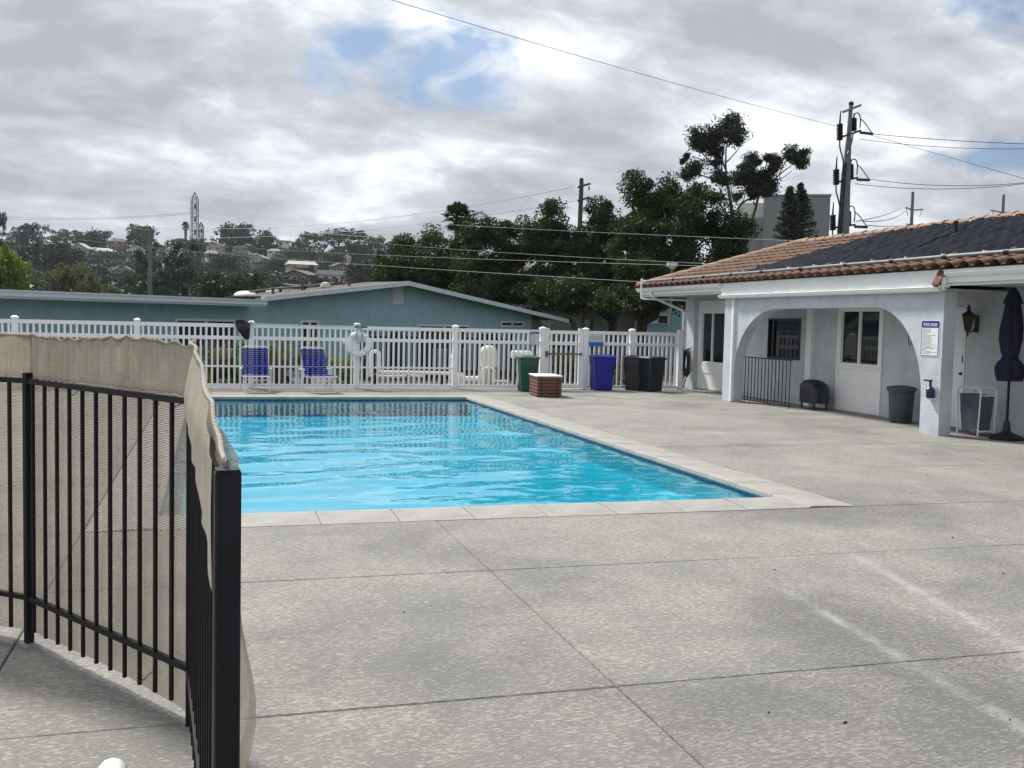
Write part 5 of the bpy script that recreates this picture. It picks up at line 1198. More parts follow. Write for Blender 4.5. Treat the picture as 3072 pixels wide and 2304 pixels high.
HB(MB().prism([(GL, Z(rake(GL)-0.06)), (RKP, Z(RKZ-0.06)), (RKP, Z(RKZ-0.09)), (GL, Z(rake(GL)-0.09))], 'y', -ov, -0.001), 'eave_lining', 'stucco_blue', hr)
wr = HB(MB().box(-9.6, GL-0.36, -0.75, 11.5, Z(2.14), Z(2.20)), 'wing_roof', 'trim_blue')
HB(MB().box(-9.6, GL-0.30, -0.80, -0.751, Z(2.10), Z(2.255)), 'fascia', 'trim_blue', wr); HB(MB().box(-9.6, GL-0.30, -0.74, -0.70, Z(2.04), Z(2.139)), 'fascia', 'trim_blue', wr); HB(MB().box(-9.6, GL-0.30, -0.83, -0.801, Z(2.225), Z(2.27)), 'drip_edge', 'trim_blue', wr)
for a, b_, c, d in wins:
    fw = 0.07; f = MB(); y0, y1 = -0.03, 0.10
    f.box(a, a+fw, y0, y1, Z(c), Z(d)); f.box(b_-fw, b_, y0, y1, Z(c), Z(d)); f.box(a+fw, b_-fw, y0, y1, Z(c), Z(c)+fw); f.box(a+fw, b_-fw, y0, y1, Z(d)-fw, Z(d)); mid = (a+b_)/2; f.box(mid-0.04, mid+0.04, y0+0.01, y1, Z(c)+fw, Z(d)-fw)
    wn = HB(f, 'window', 'trim_white')
    for p, q_ in ((a+fw, mid-0.04), (mid+0.04, b_-fw)): HB(MB().box(p, q_, 0.04, 0.05, Z(c)+fw, Z(d)-fw), 'pane', 'glass', wn)
    cu = MB()
    for k in range(13):
        x = mid+0.08+(b_-mid-0.2)*k/12; cu.v += [(x, 0.16+0.03*(k % 2), Z(c)+0.1), (x, 0.16+0.03*(k % 2), Z(d)-fw)]
    for k in range(12): cu.f.append((2*k, 2*k+2, 2*k+3, 2*k+1))
    HB(cu, 'curtain', 'trim_white', wn)
vt = HB(MB().box(14.98, 15.58, -0.03, -0.001, Z(2.28), Z(2.96)), 'gable_vent', 'trim_blue')
for k in range(9):
    z = Z(2.32)+k*0.068; HB(MB().prism([(-0.034, z), (-0.075, z), (-0.06, z+0.02), (-0.034, z+0.05)], 'x', 15.02, 15.54), 'slat', 'trim_blue', vt)
for (t, y, rw) in ((9.05, 1.25, 0.40), (10.45, 1.40, 0.33)):
    HB(MB().lathe([(rw, -0.08), (rw, 0.01), (rw*0.95, 0.03), (rw*0.8, 0.08), (rw*0.5, 0.12), (0, 0.14)], 20, (t, y, Z(rake(t)))), 'skylight_dome', 'white_paint', bh, True)
for (t, y, h) in ((11.0, 0.6, 0.30), (13.2, 0.5, 0.28), (9.6, 0.5, 0.16)):
    HB(MB().lathe([(0.05, 0), (0.05, h), (0.07, h), (0.07, h+0.04), (0, h+0.05)], 10, (t, y, Z(rake(t)))), 'vent_pipe', 'shingle', hr, True)
HB(MB().lathe([(0.20, 0), (0.20, 0.08), (0.14, 0.18), (0.0, 0.22)], 14, (12.2, 0.7, Z(rake(12.2)))), 'turbine_vent', 'tank', hr, True)
HB(MB().tube([(9.0, 1.0, Z(rake(9.0))+0.12), (13.0, 1.1, Z(rake(13.0))+0.12)], 0.035, 8), 'conduit', 'pole_steel', hr, True)
for t in (9.3, 10.4, 11.5, 12.4): HB(MB().box(t-0.04, t+0.04, 1.0, 1.1, Z(rake(t))-0.02, Z(rake(t))+0.10), 'conduit_block', 'wood_dark', hr)

# ------------------------------------------------------------------ other houses near by
def local_at(root_loc, rz): 
    return Matrix.Rotation(-rz, 4, 'Z') @ Matrix.Translation(-Vector(root_loc))
nb = at(1905, 1000, 58); nrz = R(-14)
nh = empty('porch_house', (nb.x, nb.y, -0.6), nrz, 'pale and blue house with small arches under the dark trees', 'house'); nh.scale = (1.24, 1.24, 1.12)
def NB(mb, name, m, par=None): return mb.build(name, m, par or nh, local=True)
# local x to the right, y away; measured from the blue corner
NB(MB().box(-2.45, 0.0, 0, 6, 0.0, 2.75), 'wall', 'stucco_cream'); NB(MB().box(-0.95+0.96, 2.05, -0.6, 6, 0.0, 3.0), 'side_wall', 'stucco_blue')
p_ = MB()
for i in range(2):
    x0 = -4.15-1.55*i+0.0; x1 = x0+1.40; zt = 2.45; pr = [(x0, 0.0), (x0, 2.75), (x1+0.15, 2.75), (x1+0.15, 0.0), (x1, 0.0)]
    for k in range(9): t = R(180*k/8); pr.append(((x0+0.15+x1)/2+(x1-x0-0.15)/2*math.cos(t), 1.75+0.65*math.sin(t)))
    pr += [(x0+0.15, 0.0)]; p_.prism(pr, 'y', -1.2-0.003*i, -1.0)
NB(p_, 'porch_arches', 'stucco_cream')
NB(MB().box(-6.0, -2.46, 0.05, 6, 0, 2.75), 'porch_wall', 'stucco_cream'); NB(MB().box(-3.85, -2.95, -0.02, 0.04, 0.1, 2.25), 'sliding_door', 'glass'); NB(MB().box(-2.40, -1.95, -0.03, -0.001, 0.5, 2.3), 'window', 'glass')
w_ = NB(MB().box(0.42, 1.42, -0.64, -0.601, 2.15, 2.62), 'window', 'trim_white'); NB(MB().box(0.95, 1.36, -0.66, -0.641, 2.20, 2.57), 'pane', 'glass', w_)
NB(MB().box(-6.3, 0.3, -1.5, 6.3, 2.76, 2.95), 'fascia', 'trim_white'); rr2 = MB(); rr2.add([(-6.35, -1.55, 2.951), (0.35, -1.55, 2.951), (0.35, 6.4, 2.951), (-6.35, 6.4, 2.951), (-4.2, 2.4, 3.45), (-1.0, 2.4, 3.45)], [(0,1,5,4), (1,2,5), (2,3,4,5), (3,0,4), (3,2,1,0)]); NB(rr2, 'roof', 'shingle')
n2 = at(2010, 1000, 60); 
nh2 = empty('carport_house', (n2.x, n2.y, -0.6), R(-20), 'blue house with a white patterned screen seen beneath the tree limb', 'house')
def NB2(mb, name, m, par=None): return mb.build(name, m, par or nh2, local=True)
NB2(MB().box(-1.6, 3.2, 0.6, 6, 0, 2.6), 'wall', 'stucco_blue'); NB2(MB().box(-2.0, 3.6, -0.3, 6.3, 2.601, 2.78), 'fascia', 'trim_white')
rr2 = MB(); rr2.add([(-2.1, -0.4, 2.781), (3.7, -0.4, 2.781), (3.7, 6.4, 2.781), (-2.1, 6.4, 2.781), (-0.5, 3, 3.55), (2.2, 3, 3.55)], [(0,1,5,4), (1,2,5), (2,3,4,5), (3,0,4), (3,2,1,0)]); NB2(rr2, 'roof', 'shingle')
NB2(MB().box(-1.9, -1.6, -0.2, 0.1, 0, 2.6), 'post', 'trim_blue'); b = MB(); b.box(0.25, 0.32, 0.45, 0.59, 0.2, 2.4); b.box(0.85, 0.92, 0.45, 0.59, 0.2, 2.4)
for k in range(9): b.tube([(0.585+0.2*math.cos(a*0.6283), 0.52, 0.45+k*0.23+0.10*math.sin(a*0.6283)) for a in range(10)], 0.022, 5, closed=True)
NB2(b, 'ironwork_screen', 'trim_white')
gb_ = at(2335, 700, 130)
gy = empty('grey_block', (gb_.x, gb_.y, hill(gb_.x, gb_.y)), R(-30), 'plain grey flat roofed block beyond the eucalyptus', 'building')
gz = gy.location.z
def GB(mb, name, m): return mb.build(name, m, gy, local=True)
zt = at(2335, 590, 130).z-gz; zt2 = at(2335, 640, 130).z-gz
GB(MB().box(-1.9, 6.2, 0, 9, 0, zt), 'wall', 'conc_grey'); GB(MB().box(-5.2, -1.901, 0.6, 9, 0, zt-2.6), 'low_wall', 'conc_grey'); GB(MB().box(-5.2, -1.901, 1.8, 9, zt-2.599, zt-0.6), 'upper_wall', 'conc_pale')
GB(MB().box(-2.0, 6.3, -0.1, 9.1, zt+0.001, zt+0.25), 'parapet', 'conc_grey')

# ------------------------------------------------------------------ near trees
def big_tree(u, d, vtop, blobs_px, trunk_r, ncl, rcl, nl, size, m, label, seed, base_u=None, tips=6, bark='bark', name='broadleaf_tree', shell=0.45):
    # blobs_px: (u, v, half width px, half height px, depth offset m)
    rg = np.random.default_rng(seed); bu = base_u if base_u is not None else u
    p0 = at(bu, 960, d); gz_ = hill(p0.x, p0.y); root = empty(name, (p0.x, p0.y, gz_), label=label, cat='tree', group='large trees behind the fence')
    bl = []
    for (uu, vv, hw_, hh_, do) in blobs_px:
        c = at(uu, vv, d+do); k = (d+do)/F_PX; bl.append((c.x-p0.x, c.y-p0.y, c.z-gz_, hw_*k, max(hw_, hh_)*k*0.8, hh_*k))
    leaf_cloud('crown', m, clumps(bl, ncl, rcl, nl, rg, shell), size, rg, root, flat=0.2)
    b = MB(); fork = min(x[2]-x[5]*0.6 for x in bl); fork = max(1.2, min(fork, 2.6))
    b.tube([(0, 0, -0.1), (0.05, 0, fork*0.35), (-0.05, 0.05, fork*0.7), (0, 0, fork)], [trunk_r*1.35, trunk_r*1.05, trunk_r*0.95, trunk_r*0.9], 10)
    idx = rg.choice(len(bl), size=min(tips, len(bl)), replace=False)
    limbs(b, (0, 0, fork*0.95), [(bl[i][0], bl[i][1], bl[i][2]+0.3*bl[i][5]) for i in idx], trunk_r*0.6, rg, wob=0.10)
    b.build('trunk', bark, root, True, local=True); return root
big_tree(1250, 62, 700, [(1210, 790, 95, 70, 0), (1330, 760, 90, 75, 0), (1290, 830, 120, 60, -1), (1165, 830, 50, 50, 0), (1370, 840, 80, 75, 1), (1450, 880, 70, 50, 2), (1350, 900, 120, 35, 3), (1400, 740, 50, 60, 1)], 0.22, 260, 0.60, 190, 0.155, 'leaf_dark', 'dark tree above the right slope of the blue gable', 21)
big_tree(1530, 58, 650, [(1480, 760, 95, 85, 0), (1560, 720, 75, 70, 0), (1450, 850, 110, 80, -1), (1590, 830, 110, 95, 0), (1530, 905, 110, 40, 1), (1500, 690, 60, 45, 1), (1440, 690, 40, 35, 0), (1610, 880, 90, 60, -2), (1690, 870, 60, 25, -9), (1780, 875, 60, 25, -9)], 0.24, 330, 0.56, 190, 0.15, 'leaf_dark', 'dark tree in front of the wooden crossarm pole', 22, base_u=1585)
big_tree(1760, 55, 590, [(1690, 740, 75, 60, 1), (1655, 650, 20, 60, 0), (1640, 700, 40, 50, 0), (1800, 720, 80, 70, 0), (1740, 800, 130, 100, 0), (1700, 880, 130, 50, -2), (1850, 760, 90, 100, 1), (1790, 640, 22, 45, 0), (1830, 650, 20, 50, 0), (1600, 720, 40, 40, 0)], 0.26, 390, 0.54, 185, 0.145, 'leaf_dark', 'broad dark tree with leafy upright shoots in the middle', 23, base_u=1840)
big_tree(2010, 50, 540, [(1935, 630, 55, 70, 0), (1893, 555, 24, 42, 0), (1925, 580, 30, 40, 0), (2010, 650, 100, 95, 0), (2000, 575, 40, 36, 0), (2085, 580, 40, 40, 1), (2110, 640, 80, 70, 1), (1960, 740, 130, 100, -1), (2120, 740, 100, 80, 1), (1980, 830, 150, 70, -2), (2200, 700, 60, 60, 1), (1860, 895, 70, 30, -5), (1960, 890, 60, 30, -5), (2040, 900, 60, 28, -4), (2180, 800, 90, 60, 0)], 0.34, 480, 0.53, 185, 0.135, 'leaf_dark', 'largest dark tree with a forked trunk beside the clubhouse', 24, base_u=1925, tips=8)
# long heavy limbs of the largest tree, seen under its crown
def euca(u, d, strokes, puffs, label, seed, base_u):
    rg = np.random.default_rng(seed); p0 = at(base_u, 960, d); gz_ = hill(p0.x, p0.y); root = empty('eucalyptus_tree', (p0.x, p0.y, gz_), label=label, cat='tree', group='eucalyptus trees on the skyline')
    def lc(uu, vv, do=0): c = at(uu, vv, d+do); return (c.x-p0.x, c.y-p0.y, c.z-gz_)
    cs = []
    for (uu, vv, r_px, do) in puffs:
        c = np.array(lc(uu, vv, do)); r = r_px*1.28*d/F_PX
        for _ in range(int(6+r_px*0.42)):
            q_ = rg.normal(size=3); q_ /= np.linalg.norm(q_); cc = c+q_*r*rg.uniform(0.1, 1.05)*np.array([1, 1, 0.85]); k = 40; p = rg.normal(size=(k, 3))*r*rg.uniform(0.14, 0.42)*np.array([1, 1, 0.7]); cs.append(cc+p)
    leaf_cloud('crown', 'leaf_euca', np.concatenate(cs), 0.40, rg, root, aspect=0.22)
    b = MB()
    for pts_, r0, r1 in strokes:
        P = [lc(*p) for p in pts_]; n = len(P); b.tube([Vector(p) for p in fillet(P, 1.5, 3)], [(r0+(r1-r0)*i/(3*n))*0.75 for i in range(len(fillet(P, 1.5, 3)))], 6)
    b.build('trunk', 'bark_pale', root, True, local=True); return root
c8 = lambda x, y: (2000+x/4.046, 330+y/4.046)
def S(*xy): return [c8(x, y) for x, y in xy]
e1 = [(S((830, 3000), (800, 1300), (770, 1080), (735, 880), (715, 700), (720, 480), (745, 330)), 0.30, 0.05), (S((715, 720), (650, 560), (590, 400), (560, 330)), 0.13, 0.03), (S((730, 860), (640, 720), (520, 620), (430, 530), (380, 430)), 0.14, 0.03), (S((745, 920), (620, 870), (450, 800), (330, 760), (240, 760)), 0.10, 0.03), (S((718, 640), (770, 590), (860, 490), (900, 420)), 0.08, 0.02), (S((660, 740), (680, 560), (700, 400)), 0.10, 0.03), (S((520, 640), (400, 590), (300, 560)), 0.07, 0.02), (S((790, 1030), (775, 900), (785, 720)), 0.07, 0.02)]
p1 = [(*c8(380, 300), 22, 0), (*c8(370, 400), 24, 0), (*c8(450, 420), 24, 1), (*c8(560, 300), 30, 0), (*c8(500, 350), 26, 0), (*c8(640, 320), 22, 1), (*c8(740, 220), 34, 0), (*c8(810, 170), 26, 0), (*c8(850, 270), 28, 0), (*c8(760, 320), 30, -1), (*c8(860, 380), 14, 0), (*c8(560, 470), 22, 0), (*c8(600, 560), 20, 0), (*c8(620, 640), 14, 0), (*c8(360, 690), 24, 0), (*c8(290, 760), 22, 0), (*c8(230, 800), 14, 0), (*c8(620, 800), 24, 1), (*c8(680, 850), 22, 0), (*c8(240, 560), 8, 0), (*c8(205, 620), 7, 0)]
e2 = [(S((960, 3000), (950, 1560), (1000, 1420), (1070, 1240), (1110, 1060), (1160, 960), (1290, 860), (1420, 740), (1560, 640), (1600, 600)), 0.26, 0.04), (S((860, 1250), (890, 1150), (990, 1080), (1060, 1080), (1090, 1040), (1100, 980)), 0.13, 0.07), (S((1110, 1070), (1070, 1000), (1010, 860), (1000, 760)), 0.12, 0.03), (S((1160, 960), (1190, 820), (1200, 690), (1220, 620)), 0.10, 0.03), (S((1360, 800), (1400, 690), (1470, 600)), 0.07, 0.02), (S((1300, 860), (1420, 820), (1520, 740)), 0.05, 0.015), (S((1085, 1170), (1050, 1110)), 0.1, 0.08), (S((890, 1150), (960, 1060), (900, 930)), 0.07, 0.02), (S((2000, 3000), (860, 1400), (860, 1250)), 0.16, 0.13) if False else (S((930, 3000), (880, 1500), (860, 1250)), 0.18, 0.12)]
p2 = [(*c8(1040, 590), 20, 0), (*c8(990, 680), 22, 0), (*c8(930, 760), 24, 0), (*c8(860, 850), 22, 0), (*c8(980, 800), 26, 0), (*c8(1030, 890), 28, 0), (*c8(1030, 960), 22, 0), (*c8(1190, 790), 26, 0), (*c8(1240, 840), 22, 0), (*c8(1160, 870), 22, 1), (*c8(1260, 920), 18, 0), (*c8(1210, 980), 18, 0), (*c8(1240, 590), 18, 0), (*c8(1310, 650), 18, 0), (*c8(1290, 720), 12, 0), (*c8(1110, 640), 8, 0), (*c8(1480, 540), 22, 0), (*c8(1570, 540), 26, 0), (*c8(1640, 570), 20, 0), (*c8(1640, 650), 14, 0), (*c8(850, 1040), 14, 0), (*c8(1040, 1010), 14, 0)]
euca(2130, 88, e1, p1, 'tallest eucalyptus with dense dark tufts on bare branches', 31, 2200)
euca(2300, 84, e2, p2, 'leaning eucalyptus with a long branch reaching right', 32, 2240)
# Norfolk pine pair beside the grey block
def norfolk(u, vtop, vbase, d, hw_px, seed, label):
    rg = np.random.default_rng(seed); p0 = at(u, vbase, d); gz_ = hill(p0.x, p0.y); root = empty('norfolk_pine', (p0.x, p0.y, gz_), label=label, cat='tree', group='pines beside the grey block')
    H_ = at(u, vtop, d).z-gz_; zb = p0.z-gz_; W_ = hw_px*d/F_PX; cs = []
    n = 17
    for i in range(n):
        t = i/(n-1); z = zb+(H_-zb)*t; r = W_*(1-t)**0.8+0.12
        for k in range(9):
            a = rg.uniform(0, 2*math.pi); m_ = 42; s = rg.uniform(0.05, 1, m_)
            cs.append(np.stack([np.cos(a)*r*s+rg.normal(size=m_)*0.06, np.sin(a)*r*s+rg.normal(size=m_)*0.06, z+0.16*r*s**2+rg.normal(size=m_)*0.05], 1))
    leaf_cloud('crown', 'leaf_euca', np.concatenate(cs), 0.20, rg, root, aspect=0.4)
    MB().tube([(0, 0, -0.2), (0, 0, H_*0.5), (0, 0, H_)], [0.2, 0.13, 0.02], 8).build('trunk', 'bark', root, True, local=True)
norfolk(2365, 567, 715, 72, 42, 41, 'slim layered pine left of its twin beside the grey block'); norfolk(2397, 556, 715, 74, 52, 42, 'fuller layered pine right of its twin beside the grey block')
# palms
def palm(u, vtop, d, hw_px, label, seed, skirt=True, m='leaf_dark', nf=70, trunk_w=0.18):
    rg = random.Random(seed); p0 = at(u, 960, d); gz_ = hill(p0.x, p0.y); root = empty('fan_palm', (p0.x, p0.y, gz_), label=label, cat='tree')
    ct = at(u, vtop, d); R_ = hw_px*d/F_PX; H_ = ct.z-gz_-R_*0.95; b = MB()
    for k in range(nf):
        a = rg.uniform(0, 2*math.pi); el = R(rg.uniform(-65, 85)) if skirt else R(rg.uniform(-40, 85)); L = R_*rg.uniform(0.75, 1.05)
        d3 = Vector((math.cos(a)*math.cos(el), math.sin(a)*math.cos(el), math.sin(el))); sd_ = Vector((-math.sin(a), math.cos(a), 0)); base = Vector((0, 0, H_)); hub = base+d3*L*0.5
        u2 = sd_.cross(d3)
        for j in range(11):
            f_ = R(-75+15*j); dr_ = (d3*math.cos(f_)+sd_*math.sin(f_)); tip = hub+dr_*L*0.55+Vector((0, 0, -0.10*L*abs(math.sin(f_))-0.06*L)); w2 = u2*0.02*L+sd_.cross(dr_)*0.0+dr_.cross(u2)*0.055*L
            o0 = len(b.v); b.v += [tuple(hub-w2*0.3), tuple(hub+w2*0.3), tuple(hub.lerp(tip, .55)+w2), tuple(tip), tuple(hub.lerp(tip, .55)-w2)]; b.f.append((o0, o0+1, o0+2, o0+3, o0+4))
        b.tube([base, hub], 0.012*L, 4)
    b.build('crown', m, root, local=True)
    MB().tube([(0, 0, -0.2), (0.05, 0, H_*0.5), (0, 0, H_+0.05)], [trunk_w*1.2, trunk_w, trunk_w*1.1], 10).build('trunk', 'bark_pale', root, True, local=True)
palm(1366, 604, 74, 54, 'fan palm rising behind the dark trees', 51)
palm(556, 665, 520, 15, 'lone tall palm beside the lattice tower', 52, m='leaf_far_dark', trunk_w=0.6)

# ------------------------------------------------------------------ hillside trees (shared unit meshes, one thing each)
def unit_crown(kind, m, seed):
    rg = np.random.default_rng(seed)
    if kind == 'broad':
        bl = [(rg.uniform(-.28, .28), rg.uniform(-.28, .28), rg.uniform(.35, .78), rg.uniform(.16, .26), rg.uniform(.16, .26), rg.uniform(.12, .22)) for _ in range(7)]+[(0, 0, .42, .42, .42, .38), (.2, .1, .28, .28, .28, .24), (-.22, 0, .30, .26, .26, .24)]
        c = clumps(bl, 130, 0.10, 40, rg, 0.35); sz = 0.060
    elif kind == 'airy':
        bl = [(rg.uniform(-.34, .34), rg.uniform(-.34, .34), rg.uniform(.30, .90), rg.uniform(.08, .15), rg.uniform(.08, .15), rg.uniform(.06, .12)) for _ in range(13)]
        c = clumps(bl+[(0, 0, .4, .3, .3, .3)], 110, 0.08, 38, rg, 0.2); sz = 0.050
    elif kind == 'umbrella':
        bl = [(.36*math.cos(a), .36*math.sin(a), .80+rg.uniform(-.05, .05), .19, .19, .10) for a in np.linspace(0, 5.5, 7)]+[(0, 0, .88, .28, .28, .10), (-.25, 0, .55, .22, .25, .22), (0.1, 0, .3, .35, .35, .25)]
        c = clumps(bl, 130, 0.08, 42, rg, 0.3); sz = 0.042
    elif kind == 'pine':
        bl = [(rg.uniform(-.38, .38), rg.uniform(-.38, .38), z, .11, .11, .07) for z in np.linspace(.12, .95, 22)]
        c = clumps(bl+[(0, 0, .3, .4, .4, .3)], 150, 0.07, 38, rg, 0.2); sz = 0.045
    else:
        bl = [(0, 0, z, .5*(1-z)**.7+.05, .5*(1-z)**.7+.05, .09) for z in np.linspace(.08, .96, 9)]
        c = clumps(bl, 60, 0.075, 40, rg, 0.5); sz = 0.05
    c[:, 2] /= np.percentile(c[:, 2], 99.7); c[:, :2] *= 0.5/np.percentile(np.abs(c[:, :2]), 99)
    o = leaf_cloud('crown', m, c, sz, rg, aspect=0.7); me = o.data; bpy.data.objects.remove(o); return me
def unit_trunk(kind):
    rg = np.random.default_rng(5); b = MB().tube([(0, 0, -0.25), (0.01, 0, 0.2), (0, 0.01, 0.5)], [0.035, 0.028, 0.018], 6)
    limbs(b, (0, 0, 0.35), [(.2, .1, .75), (-.22, .05, .7), (.03, -.2, .8), (.0, .1, .9)], 0.016, rg, n=4); return b.mesh('trunk', 'bark', True)
UT = unit_trunk('x'); UC = {}
for kind in ('broad', 'airy', 'umbrella', 'pine', 'cone'):
    for mm in ('leaf_far', 'leaf_far_dark', 'leaf_far_pale', 'leaf_olive', 'leaf_lime', 'leaf_dark'): UC[kind, mm] = None
def crown(kind, mm, i):
    k = (kind, mm, i % 2)
    if UC.get(k) is None: UC[k] = unit_crown(kind, mm, hash(kind) % 97 * 0+len(kind)*7+i % 2*31+3)
    return UC[k]
NT = 0
def far_tree(kind, mm, u, vtop, hw, d, label, low=None):
    global NT; NT += 1
    p = at(u, 940, d); gz_ = hill(p.x, p.y); top = at(u, vtop, d).z
    zb = gz_ if low is None else max(gz_, at(u, low, d).z); root = empty('cypress_tree' if kind == 'cone' else 'pine_tree' if kind in ('pine', 'umbrella') else 'hillside_tree', (p.x, p.y, gz_), rz=NT*1.3, label=label, cat='tree', group='trees on the far hillside')
    H_ = max(3.0, top-gz_); W_ = 2.4*hw*d/F_PX
    root.scale = (W_, W_, H_)
    inst(crown(kind, mm, NT), 'crown', root); inst(UT, 'trunk', root)
for a in [
 ('airy', 'leaf_far_dark', 2, 632, 17, 300, 'dark tree cut by the left edge above the skyline'),
 ('broad', 'leaf_far_dark', 87, 672, 30, 600, 'tall dark pointed tree at the left end of the ridge'),
 ('cone', 'leaf_far', 130, 683, 13, 650, 'slim small tree left of the pale eucalyptus'),
 ('airy', 'leaf_far_pale', 182, 678, 40, 640, 'pale rounded eucalyptus on the left ridge'),
 ('broad', 'leaf_far_pale', 242, 697, 26, 640, 'pale tree right of the rounded eucalyptus'),
 ('broad', 'leaf_far_dark', 296, 694, 38, 640, 'dark dome shaped tree above the two storey hill house'),
 ('cone', 'leaf_far_dark', 277, 682, 10, 660, 'small dark spire poking above the dome tree'),
 ('broad', 'leaf_far', 422, 676, 41, 660, 'large two toned tree behind the slim grey pole'),
 ('airy', 'leaf_far_pale', 36, 698, 28, 600, 'pale thin tree near the left edge'),
 ('broad', 'leaf_far_dark', 120, 735, 55, 430, 'left half of the big blue dark grove'),
 ('broad', 'leaf_far_dark', 190, 730, 55, 420, 'right half of the big blue dark grove'),
 ('broad', 'leaf_olive', 205, 792, 50, 150, 'olive tree with a spiky top above the flat eave'),
 ('broad', 'leaf_olive', 265, 822, 38, 140, 'lower olive tree right of the spiky topped one'),
 ('broad', 'leaf_lime', 14, 738, 50, 90, 'sunlit lime green tree at the left edge'),
 ('pine', 'leaf_far_dark', 500, 724, 66, 200, 'ragged dark pine right of the slim grey pole'),
 ('pine', 'leaf_dark', 440, 790, 40, 190, 'darker lower pine behind the slim grey pole'),
 ('broad', 'leaf_far', 385, 823, 24, 330, 'rounded green tree below the dark gabled house'),
 ('broad', 'leaf_far_dark', 305, 812, 20, 380, 'small dark tree between two hill houses on the left'),
 ('broad', 'leaf_far', 540, 716, 36, 680, 'green crown under the lone palm'),
 ('broad', 'leaf_far_dark', 712, 675, 54, 660, 'broad dark crown on the ridge right of the tower'),
 ('broad', 'leaf_far_dark', 800, 694, 33, 640, 'dark tree with an uneven top beside the broad crown'),
 ('cone', 'leaf_far_dark', 807, 686, 12, 650, 'little dome topped tree on the ridge'),
 ('broad', 'leaf_far', 890, 716, 22, 660, 'small green ridge tree by the flat roofed villa'),
 ('umbrella', 'leaf_far_dark', 1015, 688, 74, 600, 'wide flat topped umbrella pine on the ridge'),
 ('airy', 'leaf_far', 928, 697, 24, 580, 'wispy eucalyptus left of the umbrella pine'),
 ('broad', 'leaf_far', 1118, 711, 32, 640, 'green tree right of the umbrella pine'),
 ('broad', 'leaf_far_pale', 1180, 710, 22, 640, 'pale ridge tree next to the near dark foliage'),
 ('broad', 'leaf_far_dark', 670, 762, 46, 480, 'round very dark tree in the middle of the slope'),
 ('broad', 'leaf_dark', 640, 818, 66, 160, 'dark green tree mass right of the tower foot'),
 ('broad', 'leaf_dark', 735, 822, 60, 165, 'dark green tree mass above the white roof domes'),
 ('broad', 'leaf_far_pale', 838, 764, 36, 520, 'light green spreading tree by the grey gabled house'),
 ('airy', 'leaf_far', 868, 737, 24, 560, 'feathery tree between the ridge houses'),
 ('broad', 'leaf_far', 992, 748, 34, 520, 'grey green tree under the umbrella pine'),
 ('broad', 'leaf_far_dark', 1078, 787, 36, 380, 'dark bushy tree right of the white hill house'),
 ('cone', 'leaf_far_pale', 1120, 752, 18, 520, 'pale cone shaped tree on the right slope'),
 ('broad', 'leaf_far_dark', 962, 832, 22, 360, 'dark bush left of the white hill house'),
 ('broad', 'leaf_far', 815, 838, 26, 330, 'green bush below the terraced slope'),
 ('cone', 'leaf_dark', 787, 826, 11, 140, 'black narrow cypress near the roof domes'),
 ('airy', 'leaf_far_pale', 575, 715, 24, 340, 'bare greyish tree tangled around the lattice tower'),
 ('airy', 'leaf_far', 620, 712, 18, 640, 'thin tree just right of the lattice tower'),
 ('broad', 'leaf_far_dark', 930, 797, 17, 430, 'small dark tree beside the flat white roofs'),
 ('cone', 'leaf_dark', 128, 838, 6, 120, 'tiny black cypress tip above the flat eave'),
 ('cone', 'leaf_dark', 97, 852, 6, 120, 'tiniest black cypress tip nearest the lime tree'),
 ('cone', 'leaf_dark', 176, 850, 7, 120, 'tiny black cypress tip below the olive tree'),
 ('broad', 'leaf_olive', 340, 858, 34, 110, 'low yellowish bush just above the flat eave'),
 ('broad', 'leaf_far', 330, 772, 26, 560, 'green scrub tree below the white roofed house'),
 ('broad', 'leaf_far', 460, 770, 26, 560, 'green tree right of the white gabled house'),
 ('broad', 'leaf_far_dark', 1060, 726, 30, 560, 'dark tree under the right end of the umbrella pine'),
 ('broad', 'leaf_far', 1150, 770, 34, 450, 'green tree next to the near dark foliage'),
 ('broad', 'leaf_far', 890, 772, 24, 500, 'mid green tree above the flat white roofs'),
]: far_tree(*a)

# scrub and terraces that clothe the slope: nobody could count it
rg = np.random.default_rng(77); cs = []
for _ in range(2800):
    d = rg.uniform(110, 820); u = rg.uniform(-150, 1350); p = at(u, 940, d); z = hill(p.x, p.y); r = rg.uniform(1.2, 4.0)*(0.5+d/900); k = 26
    q_ = rg.normal(size=(k, 3))*np.array([r*0.55, r*0.55, r*0.22]); cs.append(np.array([p.x, p.y, z+r*0.35])+q_)
o = leaf_cloud('hillside_scrub', 'leaf_far_dark', np.concatenate(cs), 1.5, rg, aspect=0.8); tag(o, 'green scrub covering the far hillside', 'scrub', kind='stuff')
cs = []
for _ in range(500):
    d = rg.uniform(64, 420); u = rg.uniform(1150, 3300); p = at(u, 940, d); z = hill(p.x, p.y); r = rg.uniform(1.5, 3.5); k = 26
    cs.append(np.array([p.x, p.y, z+r*0.5])+rg.normal(size=(k, 3))*np.array([r*0.5, r*0.5, r*0.35]))
o = leaf_cloud('distant_scrub', 'leaf_far_dark', np.concatenate(cs), 1.2, rg, aspect=0.8); tag(o, 'dark scrub behind the near trees', 'scrub', kind='stuff')

